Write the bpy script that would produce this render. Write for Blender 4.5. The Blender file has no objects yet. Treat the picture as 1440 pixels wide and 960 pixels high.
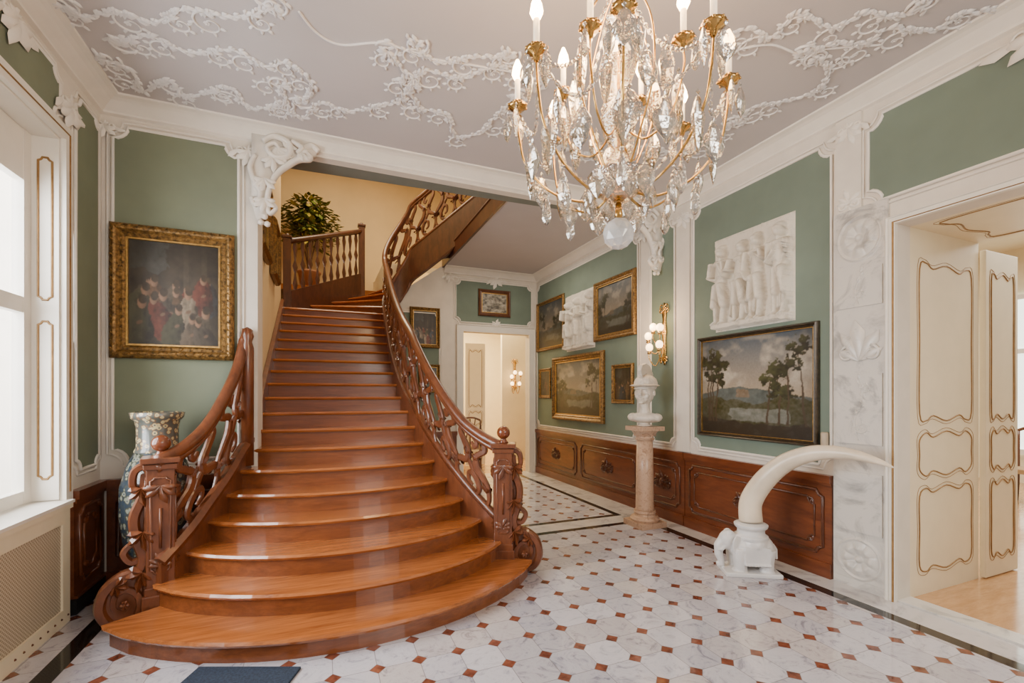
import bpy, bmesh, math, random
import numpy as np
from mathutils import Vector, Matrix, Quaternion
random.seed(7)
C = bpy.context.scene.collection
PI = math.pi
V3 = Vector
# ------------------------------------------------------------------ camera model (photo is 1440x960)
SA, CA = math.sin(math.radians(22.5)), math.cos(math.radians(22.5))
H = 1.5; CEIL = 3.8; XR = 3.85; XL = -1.61; YB = 4.51; YF = 8.04
def ray(px, py):
    u = px-720
    return (640*SA+u*CA, 640*CA-u*SA, 555-py)
def rw(px, py, X=XR):
    d = ray(px, py); t = X/d[0]; return (d[1]*t, H+d[2]*t)
def yw(px, py, Y):
    d = ray(px, py); t = Y/d[1]; return (d[0]*t, H+d[2]*t)
def cw(px, py, z=CEIL):
    d = ray(px, py); t = (z-H)/d[2]; return (d[0]*t, d[1]*t)
# ------------------------------------------------------------------ object helpers
def tag(o, label=None, cat=None, group=None, kind=None):
    if label: o['label'] = label
    if cat: o['category'] = cat
    if group: o['group'] = group
    if kind: o['kind'] = kind
    return o
def thing(name, label, cat, loc=(0, 0, 0), group=None):
    o = bpy.data.objects.new(name, None); C.objects.link(o); o.location = loc
    o.empty_display_size = 0.1
    return tag(o, label, cat, group)
def wloc(o):
    v = V3((0, 0, 0))
    while o is not None:
        v += o.location; o = o.parent
    return v
def cat(pts, n=6, closed=False):
    P = [V3(p) for p in pts]; out = []
    m = len(P)
    rng = range(m) if closed else range(m-1)
    for i in rng:
        if closed: p0, p1, p2, p3 = P[i-1], P[i], P[(i+1) % m], P[(i+2) % m]
        else: p0, p1, p2, p3 = P[max(i-1, 0)], P[i], P[i+1], P[min(i+2, m-1)]
        for j in range(n):
            t = j/n
            out.append(0.5*((2*p1)+(p2-p0)*t+(2*p0-5*p1+4*p2-p3)*t*t+(3*p1-p0-3*p2+p3)*t**3))
    if not closed: out.append(P[-1].copy())
    return out
BOXSEC = [(1, .45), (.62, 1), (-.62, 1), (-1, .45), (-1, -.45), (-.62, -1), (.62, -1), (1, -.45)]
class MB:
    def __init__(s): s.bm = bmesh.new()
    def face(s, vs):
        try: return s.bm.faces.new(vs)
        except ValueError: return None
    def box(s, x0, x1, y0, y1, z0, z1):
        v = [s.bm.verts.new((x, y, z)) for x in (x0, x1) for y in (y0, y1) for z in (z0, z1)]
        for f in ((0, 1, 3, 2), (4, 6, 7, 5), (0, 4, 5, 1), (2, 3, 7, 6), (0, 2, 6, 4), (1, 5, 7, 3)):
            s.face([v[i] for i in f])
        return s
    def obox(s, c, u, v, w):
        c, u, v, w = V3(c), V3(u), V3(v), V3(w)
        q = [s.bm.verts.new(c+a*u+b*v+d*w) for a in (-1, 1) for b in (-1, 1) for d in (-1, 1)]
        for f in ((0, 1, 3, 2), (4, 6, 7, 5), (0, 4, 5, 1), (2, 3, 7, 6), (0, 2, 6, 4), (1, 5, 7, 3)):
            s.face([q[i] for i in f])
        return s
    def loft(s, rings, cap=True, closed=True):
        R = [[s.bm.verts.new(p) for p in r] for r in rings]
        n = len(R[0])
        for a, b in zip(R[:-1], R[1:]):
            for i in range(n if closed else n-1):
                j = (i+1) % n
                s.face([a[i], a[j], b[j], b[i]])
        if cap and closed:
            s.face(list(reversed(R[0]))); s.face(R[-1])
        return s
    def prism(s, poly, d):
        d = V3(d)
        return s.loft([[V3(p) for p in poly], [V3(p)+d for p in poly]])
    def tube(s, pts, r, seg=8, closed=False, W=None, flat=1.0, sec=None):
        P = [V3(p) for p in pts]; n = len(P)
        if n < 2: return s
        rr = r if isinstance(r, (list, tuple)) else [r]*n
        if len(rr) != n:
            rr = [float(np.interp(i/(n-1), np.linspace(0, 1, len(rr)), rr)) for i in range(n)]
        if sec is None: sec = [(math.cos(2*PI*k/seg), math.sin(2*PI*k/seg)) for k in range(seg)]
        seg = len(sec)
        T = []
        for i in range(n):
            a = P[i-1] if (i > 0 or closed) else P[i]; b = P[(i+1) % n] if (i < n-1 or closed) else P[i]
            t = b-a
            T.append(t.normalized() if t.length > 1e-9 else V3((0, 0, 1)))
        if W is None: w = T[0].orthogonal().normalized()
        rings = []
        for i in range(n):
            if W is None:
                w = (w-T[i]*w.dot(T[i]))
                w = w.normalized() if w.length > 1e-6 else T[i].orthogonal().normalized()
                ww = w
            else:
                ww = (V3(W[i]) if isinstance(W, list) else V3(W)).normalized()
            b = T[i].cross(ww)
            b = b.normalized() if b.length > 1e-6 else T[i].orthogonal().normalized()
            rings.append([P[i]+(b*c_+ww*flat*s_)*rr[i] for c_, s_ in sec])
        if closed:
            rings.append(rings[0])
            R = [[s.bm.verts.new(p) for p in q] for q in rings[:-1]]; R.append(R[0])
            for a, b in zip(R[:-1], R[1:]):
                for i in range(seg):
                    j = (i+1) % seg; s.face([a[i], a[j], b[j], b[i]])
        else: s.loft(rings)
        return s
    def lathe(s, prof, c=(0, 0, 0), seg=24, a0=0, sx=1, sy=1):
        c = V3(c)
        rings = [[c+V3((r*sx*math.cos(a0+2*PI*k/seg), r*sy*math.sin(a0+2*PI*k/seg), z)) for k in range(seg)] for r, z in prof]
        return s.loft(rings)
    def ball(s, c, r, sub=2, M=None):
        if not isinstance(r, (tuple, list)): r = (r, r, r)
        m = Matrix.Translation(V3(c)) @ (M if M is not None else Matrix.Identity(4)) @ Matrix.Diagonal((r[0], r[1], r[2], 1))
        bmesh.ops.create_icosphere(s.bm, subdivisions=sub, radius=1, matrix=m)
        return s
    def build(s, name, m, parent=None, smooth=False, origin=None, kind=None, bevel=0):
        bmesh.ops.recalc_face_normals(s.bm, faces=s.bm.faces[:])
        me = bpy.data.meshes.new(name)
        o = bpy.data.objects.new(name, me)
        if parent is not None:
            off = wloc(parent); o.parent = parent
        else:
            if origin is None:
                if s.bm.verts:
                    xs = [v.co.x for v in s.bm.verts]; ys = [v.co.y for v in s.bm.verts]; zs = [v.co.z for v in s.bm.verts]
                    off = V3(((min(xs)+max(xs))/2, (min(ys)+max(ys))/2, min(zs)))
                else: off = V3((0, 0, 0))
            else: off = V3(origin)
            o.location = off
        bmesh.ops.translate(s.bm, verts=s.bm.verts[:], vec=-off)
        s.bm.to_mesh(me); s.bm.free()
        me.materials.append(m)
        if smooth:
            for p in me.polygons: p.use_smooth = True
        C.objects.link(o)
        if bevel:
            b = o.modifiers.new('bevel', 'BEVEL'); b.width = bevel; b.segments = 2; b.limit_method = 'ANGLE'
        if kind: o['kind'] = kind
        return o
def struct(mb, name, m, smooth=False, bevel=0): return mb.build(name, m, None, smooth, (0, 0, 0), 'structure', bevel)
# ------------------------------------------------------------------ materials
class NT:
    def __init__(s, name):
        s.m = bpy.data.materials.new(name); s.m.use_nodes = True; s.t = s.m.node_tree; s.t.nodes.clear()
        s.out = s.n('ShaderNodeOutputMaterial'); s.b = s.n('ShaderNodeBsdfPrincipled'); s.l(s.b.outputs[0], s.out.inputs[0])
    def n(s, ty, **kw):
        q = s.t.nodes.new(ty)
        for k, v in kw.items(): setattr(q, k, v)
        return q
    def l(s, a, b): s.t.links.new(a, b)
    def set(s, q, i, v):
        if isinstance(v, bpy.types.NodeSocket): s.l(v, q.inputs[i])
        else: q.inputs[i].default_value = v
    def m_(s, op, a, b=0.0, c=None):
        q = s.n('ShaderNodeMath', operation=op); s.set(q, 0, a); s.set(q, 1, b)
        if c is not None: s.set(q, 2, c)
        return q.outputs[0]
    def mix(s, f, a, b):
        q = s.n('ShaderNodeMix', data_type='RGBA')
        s.set(q, 0, f); s.set(q, 6, a if not isinstance(a, tuple) else (*a, 1)); s.set(q, 7, b if not isinstance(b, tuple) else (*b, 1))
        return q.outputs[2]
    def noise(s, scale, detail=4, vec=None, rough=0.55, dist=0.0):
        q = s.n('ShaderNodeTexNoise'); q.inputs['Scale'].default_value = scale; q.inputs['Detail'].default_value = detail
        q.inputs['Roughness'].default_value = rough; q.inputs['Distortion'].default_value = dist
        if vec is not None: s.l(vec, q.inputs['Vector'])
        return q.outputs['Fac']
    def pos(s, scale=(1, 1, 1)):
        g = s.n('ShaderNodeTexCoord'); mp = s.n('ShaderNodeMapping'); mp.inputs['Scale'].default_value = scale
        s.l(g.outputs['Object'], mp.inputs[0]); return mp.outputs[0]
    def ramp(s, f, stops):
        q = s.n('ShaderNodeValToRGB'); s.l(f, q.inputs[0]); e = q.color_ramp.elements
        while len(e) < len(stops): e.new(0.5)
        for i, (p, c) in enumerate(stops): e[i].position = p; e[i].color = (*c, 1)
        return q.outputs[0]
    def bump(s, h, st=0.3, d=0.01):
        q = s.n('ShaderNodeBump'); q.inputs['Strength'].default_value = st; q.inputs['Distance'].default_value = d
        s.l(h, q.inputs['Height']); s.l(q.outputs[0], s.b.inputs['Normal']); return q.outputs[0]
def plain(name, c, rough=0.6, metal=0.0, var=0.12, scale=6, bump=0.1, bscale=60, coat=0, emis=0, ecol=None, trans=0):
    t = NT(name); v = t.pos()
    c2 = tuple(max(0, x*(1-var)) for x in c)
    c1 = tuple(min(1, x*(1+var*0.5)) for x in c)
    col = t.ramp(t.noise(scale, 3, v), [(0.3, c2), (0.7, c1)])
    t.l(col, t.b.inputs['Base Color']); t.b.inputs['Roughness'].default_value = rough; t.b.inputs['Metallic'].default_value = metal
    if bump: t.bump(t.noise(bscale, 3, v), bump, 0.004)
    if coat: t.b.inputs['Coat Weight'].default_value = coat
    if trans: t.b.inputs['Transmission Weight'].default_value = trans
    if emis:
        t.b.inputs['Emission Color'].default_value = (*(ecol or c), 1); t.b.inputs['Emission Strength'].default_value = emis
    return t.m
def wood(name, c1, c2, sc=(1.2, 14, 14), rough=0.3, bump=0.12, coat=0.3):
    t = NT(name); v = t.pos(sc)
    n = t.noise(2.2, 6, v, 0.6, 0.6)
    n2 = t.noise(9, 3, v)
    f = t.m_('ADD', t.m_('MULTIPLY', n, 0.75), t.m_('MULTIPLY', n2, 0.25))
    t.l(t.ramp(f, [(0.3, c1), (0.5, tuple((a+b)/2 for a, b in zip(c1, c2))), (0.7, c2)]), t.b.inputs['Base Color'])
    t.b.inputs['Roughness'].default_value = rough; t.b.inputs['Coat Weight'].default_value = coat; t.b.inputs['Coat Roughness'].default_value = 0.12
    t.bump(n, bump, 0.004); return t.m
def marble(name, c1, c2, scale=3, rough=0.3, bump=0.05):
    t = NT(name); v = t.pos()
    n = t.noise(scale, 8, v, 0.65, 1.6)
    t.l(t.ramp(n, [(0.36, c2), (0.47, c1), (0.56, c1), (0.72, c2)]), t.b.inputs['Base Color'])
    t.b.inputs['Roughness'].default_value = rough
    t.bump(t.noise(30, 3, v), bump, 0.003); return t.m
M = {}
M['plaster'] = plain('white_plaster', (.69, .635, .555), .7, var=.06, bump=.05)
M['stucco'] = plain('stucco_cream', (.77, .72, .645), .6, var=.05, bump=.1)
M['cstucco'] = plain('ceiling_stucco', (.78, .755, .74), .6, var=.05, bump=.1)
M['ceil'] = plain('ceiling_paint', (.51, .475, .475), .8, var=.04, scale=2, bump=.03)
M['green'] = plain('sage_green', (.170, .198, .135), .75, var=.14, scale=2.2, bump=.05)
M['green2'] = plain('sage_green_hall', (.150, .198, .155), .75, var=.14, scale=2.2, bump=.05)
M['soffit'] = plain('beam_green_grey', (.17, .185, .16), .8, var=.06)
M['yellow'] = plain('yellow_plaster', (.76, .58, .32), .8, var=.08, scale=1.5)
M['cream'] = plain('cream_paint', (.78, .69, .50), .45, var=.04, bump=.02)
M['white'] = plain('white_paint', (.76, .72, .64), .4, var=.04, bump=.02)
M['eleph'] = plain('glazed_white', (.66, .65, .64), .35, var=.12, bump=.1)
M['goldframe'] = plain('gilt_frame', (.24, .13, .034), .42, .5, var=.8, scale=40, bump=.9, bscale=70)
M['gold'] = plain('gilding', (.50, .30, .09), .35, .85, var=.35, scale=30, bump=.4, bscale=90)
M['line'] = plain('gold_line', (.28, .155, .05), .5, .3, var=.25, scale=20)
M['brass'] = plain('brass', (.62, .38, .12), .22, 1.0, var=.25, scale=20, bump=.05)
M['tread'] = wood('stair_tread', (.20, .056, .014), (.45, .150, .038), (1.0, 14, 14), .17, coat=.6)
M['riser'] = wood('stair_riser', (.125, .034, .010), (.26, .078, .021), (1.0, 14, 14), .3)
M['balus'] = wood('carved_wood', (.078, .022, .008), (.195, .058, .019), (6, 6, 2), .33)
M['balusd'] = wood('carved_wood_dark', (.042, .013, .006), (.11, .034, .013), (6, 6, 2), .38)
M['ball'] = wood('finial_wood', (.11, .028, .010), (.20, .052, .017), (4, 4, 4), .2)
M['dado'] = wood('dado_wood', (.088, .021, .008), (.195, .055, .018), (8, 1.2, 8), .28)
M['dadod'] = wood('dado_carved', (.05, .014, .006), (.12, .034, .012), (6, 6, 6), .35)
M['darkwood'] = wood('dark_wood', (.06, .02, .01), (.14, .05, .02), (6, 6, 2), .35)
M['parquet'] = wood('parquet', (.38, .19, .075), (.60, .35, .16), (2, 9, 9), .18)
M['marble'] = marble('relief_marble', (.65, .60, .51), (.49, .44, .36), 4, .5)
M['statue'] = marble('statue_marble', (.64, .58, .50), (.50, .44, .36), 5, .45)
M['greymarble'] = marble('pilaster_marble', (.61, .58, .53), (.35, .335, .315), 2.5, .3)
M['pink'] = marble('pink_marble', (.52, .35, .24), (.33, .20, .13), 14, .3)
M['ivory'] = plain('ivory', (.74, .63, .48), .3, var=.25, scale=3, bump=.05)
M['fitting'] = plain('beige_fitting', (.42, .34, .24), .5)
M['candle'] = plain('candle_sleeve', (.9, .85, .75), .5, var=.02, emis=1.2, ecol=(1, .68, .34))
M['bulb'] = plain('bulb', (1, .85, .6), .3, var=0, bump=0, emis=60, ecol=(1, .55, .20))
M['globe'] = plain('lamp_globe', (1, .9, .75), .3, var=0, bump=0, emis=7, ecol=(1, .62, .28))
M['mat'] = plain('mat_fibre', (.018, .032, .06), .95, var=.5, scale=80, bump=1, bscale=200)
M['leaf'] = plain('foliage', (.13, .17, .025), .5, var=.6, scale=8)
M['leafy'] = plain('foliage_yellow', (.42, .34, .04), .5, var=.5, scale=8)
M['pot'] = plain('terracotta', (.35, .15, .07), .6)
M['black'] = plain('black_iron', (.02, .02, .02), .5, .4)
M['upholstery'] = plain('upholstery', (.35, .22, .10), .8)
M['ebon'] = plain('ebonised_frame', (.05, .035, .02), .3, .2, var=.5, scale=30)
M['daylight'] = plain('daylit_panel', (.9, .95, .9), .6, var=.1, scale=1.2, bump=0, emis=2.2, ecol=(.9, 1, .92))
M['ballglass'] = plain('cut_glass', (.92, .90, .88), .06, var=.25, scale=12, bump=.3, bscale=14, trans=.45)
def m_crystal():
    t = NT('crystal'); tr = t.n('ShaderNodeBsdfTransparent'); tr.inputs[0].default_value = (.90, .89, .87, 1)
    gl = t.n('ShaderNodeBsdfGlossy'); gl.inputs['Roughness'].default_value = .05; gl.inputs[0].default_value = (1, .97, .92, 1)
    bp = t.bump(t.noise(70, 2, t.pos()), .8, .006); t.l(bp, gl.inputs['Normal'])
    lw = t.n('ShaderNodeLayerWeight'); lw.inputs[0].default_value = .45; t.l(bp, lw.inputs['Normal'])
    mx = t.n('ShaderNodeMixShader'); t.l(t.m_('ADD', t.m_('MULTIPLY', lw.outputs['Fresnel'], .68), .32), mx.inputs[0])
    t.l(tr.outputs[0], mx.inputs[1]); t.l(gl.outputs[0], mx.inputs[2]); t.l(mx.outputs[0], t.out.inputs[0]); return t.m
M['crystal'] = m_crystal()
def m_glass():
    t = NT('window_glass'); tr = t.n('ShaderNodeBsdfTransparent'); gl = t.n('ShaderNodeBsdfGlossy'); gl.inputs['Roughness'].default_value = .05
    mx = t.n('ShaderNodeMixShader'); mx.inputs[0].default_value = .06
    t.l(tr.outputs[0], mx.inputs[1]); t.l(gl.outputs[0], mx.inputs[2]); t.l(mx.outputs[0], t.out.inputs[0]); return t.m
M['glass'] = m_glass()
def m_canvas():
    t = NT('painted_canvas'); a = t.n('ShaderNodeAttribute'); a.attribute_name = 'Col'
    f = t.noise(60, 5, t.pos()); c = t.mix(t.m_('MULTIPLY', f, .45), a.outputs['Color'], (.045, .032, .018))
    t.l(c, t.b.inputs['Base Color']); t.b.inputs['Roughness'].default_value = .4
    t.bump(t.noise(120, 2, t.pos()), .15, .002); return t.m
M['canvas'] = m_canvas()
def m_floor():
    t = NT('octagon_marble_floor')
    g = t.n('ShaderNodeNewGeometry'); sp = t.n('ShaderNodeSeparateXYZ'); t.l(g.outputs['Position'], sp.inputs[0])
    X, Y = sp.outputs[0], sp.outputs[1]
    p = .228; s = .195
    def ax(v, o):
        f = t.m_('FRACT', t.m_('DIVIDE', t.m_('ADD', v, o), p))
        return t.m_('SUBTRACT', .5, t.m_('ABSOLUTE', t.m_('SUBTRACT', f, .5)))
    a, b = ax(X, 30.05), ax(Y, 30.02)
    d = t.m_('ADD', a, b)
    dot = t.m_('LESS_THAN', d, s)
    grout = t.m_('MAXIMUM', t.m_('LESS_THAN', t.m_('ABSOLUTE', t.m_('SUBTRACT', d, s)), .012),
                 t.m_('MULTIPLY', t.m_('LESS_THAN', t.m_('MINIMUM', a, b), .010), t.m_('GREATER_THAN', d, s)))
    cell = t.n('ShaderNodeCombineXYZ')
    t.l(t.m_('FLOOR', t.m_('DIVIDE', t.m_('ADD', X, 30.05), p)), cell.inputs[0]); t.l(t.m_('FLOOR', t.m_('DIVIDE', t.m_('ADD', Y, 30.02), p)), cell.inputs[1])
    wn = t.n('ShaderNodeTexWhiteNoise'); wn.noise_dimensions = '3D'; t.l(cell.outputs[0], wn.inputs['Vector'])
    off = t.n('ShaderNodeVectorMath', operation='MULTIPLY_ADD'); t.l(cell.outputs[0], off.inputs[0]); off.inputs[1].default_value = (3.7, 5.1, 0); t.l(g.outputs['Position'], off.inputs[2])
    vn = t.noise(6, 9, off.outputs[0], .72, 2.2)
    white = t.ramp(vn, [(.36, (.13, .13, .17)), (.44, (.44, .43, .48)), (.52, (.55, .54, .58)), (.60, (.49, .48, .53)), (.72, (.22, .22, .27))])
    tint = t.ramp(wn.outputs['Value'], [(0, (.58, .57, .62)), (.4, (.45, .44, .50)), (.7, (.27, .27, .33)), (1, (.50, .43, .38))])
    white = t.mix(.48, white, tint)
    rd = t.ramp(t.noise(14, 4, g.outputs['Position']), [(.35, (.10, .028, .018)), (.65, (.24, .08, .045))])
    c = t.mix(dot, white, rd)
    c = t.mix(t.m_('MULTIPLY', grout, .65), c, (.16, .145, .14))
    def band(v, lo, hi): return t.m_('MULTIPLY', t.m_('GREATER_THAN', v, lo), t.m_('LESS_THAN', v, hi))
    front = t.m_('LESS_THAN', Y, 4.46); hall = t.m_('GREATER_THAN', Y, 4.72)
    blk = t.m_('MULTIPLY', band(X, 3.50, 3.60), front)
    blk = t.m_('MAXIMUM', blk, t.m_('MULTIPLY', band(X, -1.42, -1.31), front))
    blk = t.m_('MAXIMUM', blk, t.m_('MULTIPLY', band(Y, 4.38, 4.46), t.m_('LESS_THAN', X, 3.60)))
    blk = t.m_('MAXIMUM', blk, t.m_('MULTIPLY', band(Y, 4.72, 4.80), band(X, 1.15, 3.44)))
    blk = t.m_('MAXIMUM', blk, t.m_('MULTIPLY', band(X, 3.36, 3.44), hall))
    blk = t.m_('MAXIMUM', blk, t.m_('MULTIPLY', band(X, 1.15, 1.23), hall))
    gap = t.m_('MAXIMUM', t.m_('MAXIMUM', band(Y, 4.46, 4.72), t.m_('GREATER_THAN', X, 3.60)), t.m_('MULTIPLY', t.m_('GREATER_THAN', X, 3.44), hall))
    pl = t.ramp(t.noise(3, 8, g.outputs['Position'], .65, 1.4), [(.34, (.32, .31, .32)), (.5, (.54, .52, .52))])
    c = t.mix(gap, c, pl)
    c = t.mix(blk, c, (.012, .013, .014))
    t.l(c, t.b.inputs['Base Color'])
    t.b.inputs['Roughness'].default_value = .08; t.b.inputs['Specular IOR Level'].default_value = .8
    t.bump(t.m_('SUBTRACT', 1, grout), .12, .002); return t.m
M['floor'] = m_floor()
def m_lattice():
    t = NT('radiator_lattice'); g = t.n('ShaderNodeNewGeometry'); sp = t.n('ShaderNodeSeparateXYZ'); t.l(g.outputs['Position'], sp.inputs[0])
    Y, Z = sp.outputs[1], sp.outputs[2]
    def st(v):
        return t.m_('ABSOLUTE', t.m_('SUBTRACT', t.m_('FRACT', t.m_('DIVIDE', t.m_('ADD', v, 10), .024)), .5))
    l = t.m_('MAXIMUM', t.m_('GREATER_THAN', st(t.m_('ADD', Y, Z)), .33), t.m_('GREATER_THAN', st(t.m_('SUBTRACT', Y, Z)), .33))
    t.l(t.mix(l, (.30, .24, .16), (.58, .50, .37)), t.b.inputs['Base Color']); t.b.inputs['Roughness'].default_value = .5
    t.bump(l, .5, .004); return t.m
M['lattice'] = m_lattice()
def m_vase(name, a, b, c_, s):
    t = NT(name); v = t.pos()
    vo = t.n('ShaderNodeTexVoronoi'); vo.inputs['Scale'].default_value = s; t.l(v, vo.inputs['Vector'])
    f = t.m_('ADD', vo.outputs['Distance'], t.m_('MULTIPLY', t.noise(s*1.5, 4, v), .5))
    t.l(t.ramp(f, [(.35, a), (.45, b), (.62, b), (.70, c_), (.85, a)]), t.b.inputs['Base Color']); t.b.inputs['Roughness'].default_value = .2
    t.b.inputs['Coat Weight'].default_value = .4; return t.m
M['vase'] = m_vase('porcelain_floral', (.025, .04, .055), (.19, .20, .16), (.06, .06, .035), 24)
M['vasetop'] = m_vase('porcelain_yellow', (.09, .10, .09), (.48, .41, .22), (.20, .11, .06), 30)
# ------------------------------------------------------------------ wall frames
PR = lambda u, v, n: V3((XR-n, u, v))
PL = lambda u, v, n: V3((XL+n, u, v))
PB = lambda u, v, n: V3((u, YB-n, v))
PF = lambda u, v, n: V3((u, YF-n, v))
PC = lambda u, v, n: V3((u, v, CEIL-n))
XS = -.60
PS = lambda u, v, n: V3((XS+n, u, v))
def notch(u0, u1, v0, v1, r=.10, top=True, bot=True, k=5):
    pts = []
    def corner(cx, cy, a0, on):
        if not on: pts.append((cx, cy)); return
        for i in range(k+1):
            a = a0-(PI/2)*i/k
            pts.append((cx+r*math.cos(a), cy+r*math.sin(a)))
    corner(u0, v0, PI/2, bot); corner(u1, v0, PI, bot); corner(u1, v1, -PI/2, top); corner(u0, v1, 0, top)
    return pts
TRIM = [0]
def trim(mb, m, smooth=False):
    TRIM[0] += 1
    return struct(mb, 'trim_%d' % TRIM[0], m, smooth)
def panel(P, u0, u1, v0, v1, m, r=.10, top=True, bot=True, mr=.013):
    pl = notch(u0, u1, v0, v1, r, top, bot)
    a = [P(u, v, .001) for u, v in pl]; d = P(0, 0, .010)-P(0, 0, .001)
    mb = MB(); mb.prism(a, d); trim(mb, m)
    mb = MB(); mb.tube([P(u, v, .010) for u, v in pl], mr, 6, closed=True)
    pl2 = notch(u0-.035, u1+.035, v0-.035, v1+.035, r, top, bot)
    mb.tube([P(u, v, .004) for u, v in pl2], mr*.7, 6, closed=True)
    trim(mb, M['stucco'], True)
def hfield(mb, P, u0, u1, v0, v1, nu, nv, f, n0=0.0, flip=False):
    S, T = np.meshgrid(np.linspace(0, 1, nu), np.linspace(0, 1, nv))
    Hh = f(S, T)
    vv = [[None]*nu for _ in range(nv)]
    for j in range(nv):
        for i in range(nu):
            s = S[j, i]
            if flip: s = 1-s
            h = Hh[j, i]
            edge = (i in (0, nu-1) or j in (0, nv-1))
            vv[j][i] = mb.bm.verts.new(P(u0+(u1-u0)*s, v0+(v1-v0)*T[j, i], n0+(0 if edge else max(h, 0))))
    for j in range(nv-1):
        for i in range(nu-1):
            mb.face([vv[j][i], vv[j][i+1], vv[j+1][i+1], vv[j+1][i]])
    return mb
def fbm(x, y, seed=0, octs=5, f0=3.0):
    r = np.random.RandomState(seed); o = np.zeros_like(x); amp = 1; tot = 0
    for i in range(octs):
        for k in range(3):
            a, b = r.normal(size=2)*f0; ph = r.uniform(0, 6.28)
            o += amp*np.sin(a*x+b*y+ph)
        tot += amp*3*.6; amp *= .6; f0 *= 2
    return o/tot
def vnoise(S, T, seed, f):
    r = np.random.RandomState(seed); o = np.zeros_like(S); amp = .55
    for k in range(3):
        n = int(f*2**k)+2; G = r.uniform(-1, 1, (n+1, n+1)); x, y = S*(n-1), T*(n-1)
        i, j = np.floor(x).astype(int), np.floor(y).astype(int); a, b = x-i, y-j; a = a*a*(3-2*a); b = b*b*(3-2*b)
        o += amp*((G[j, i]*(1-a)+G[j, i+1]*a)*(1-b)+(G[j+1, i]*(1-a)+G[j+1, i+1]*a)*b); amp *= .6
    return o
def blur(c, k=1):
    for _ in range(k):
        d = c.copy(); d[1:-1, 1:-1] = (c[1:-1, 1:-1]*4+c[:-2, 1:-1]+c[2:, 1:-1]+c[1:-1, :-2]+c[1:-1, 2:])/8; c = d
    return c
def caps(S, T, L, asp=1.0, base=0.0):
    Hh = np.full_like(S, base)
    for (x1, y1, x2, y2, r, h) in L:
        X, Y = S*asp, T; ax, ay, bx, by = x1*asp, y1, x2*asp, y2
        dx, dy = bx-ax, by-ay; q = dx*dx+dy*dy+1e-9
        t = np.clip(((X-ax)*dx+(Y-ay)*dy)/q, 0, 1)
        d = np.sqrt((X-ax-t*dx)**2+(Y-ay-t*dy)**2)/r
        Hh = np.maximum(Hh, np.where(d < 1, base+h*np.sqrt(np.clip(1-d*d, 0, 1)), base))
    return Hh
def figures(n, seed, yb=.06, ht=.86):
    r = random.Random(seed); L = []
    for i in range(n):
        x = .13+.74*i/(n-1)+r.uniform(-.02, .02); s = ht*r.uniform(.90, 1.0); y = yb; lean = r.uniform(-.05, .05); k = r.uniform(.8, 1.1)
        hx = x+lean; top = y+s
        L.append((hx, top-.06*s, hx+.01, top-.095*s, .062*s, .12)); L.append((hx, top-.03*s, hx-.01, top-.05*s, .062*s, .085))
        L.append((hx+.03, top-.08*s, hx+.03, top-.085*s, .015*s, .13))
        L.append((hx, top-.13*s, hx, top-.17*s, .030*s, .08))
        L.append((x+lean*.8-.05, top-.205*s, x+lean*.8+.05, top-.205*s, .052*s, .095*k)); L.append((x+lean*.8, top-.25*s, x+lean*.3, y+.62*s, .082*s, .095*k)); L.append((x+lean*.3, y+.56*s, x, y+.50*s, .086*s, .085*k))
        L.append((x-.035, y+.50*s, x-.055+r.uniform(-.03, .03), y+.25*s, .056*s, .10)); L.append((x-.05, y+.25*s, x-.045, y+.04, .036*s, .075)); L.append((x-.05, y+.03, x-.09, y+.01, .025*s, .09))
        L.append((x+.035, y+.50*s, x+.07+r.uniform(-.03, .03), y+.25*s, .056*s, .115)); L.append((x+.07, y+.25*s, x+.05, y+.04, .036*s, .085)); L.append((x+.05, y+.03, x+.01, y+.01, .025*s, .09))
        ex, ey = x-.13*s+r.uniform(-.03, .03), y+.60*s+r.uniform(-.03, .1)
        L.append((x-.10*s, top-.21*s, ex, ey, .034*s, .12)); L.append((ex, ey, ex+r.uniform(.0, .14), ey+r.uniform(-.12, .16), .026*s, .135))
        ex, ey = x+.13*s, y+.62*s+r.uniform(-.03, .1)
        L.append((x+.10*s, top-.21*s, ex, ey, .034*s, .115)); L.append((ex, ey, ex-r.uniform(-.02, .12), ey+r.uniform(-.12, .16), .026*s, .125))
        for q in range(4):
            dx = r.uniform(-.08, .08); L.append((x+dx, y+.5*s, x+dx*1.5+r.uniform(-.02, .02), y+.08, .014, .05))
    return L
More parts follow.
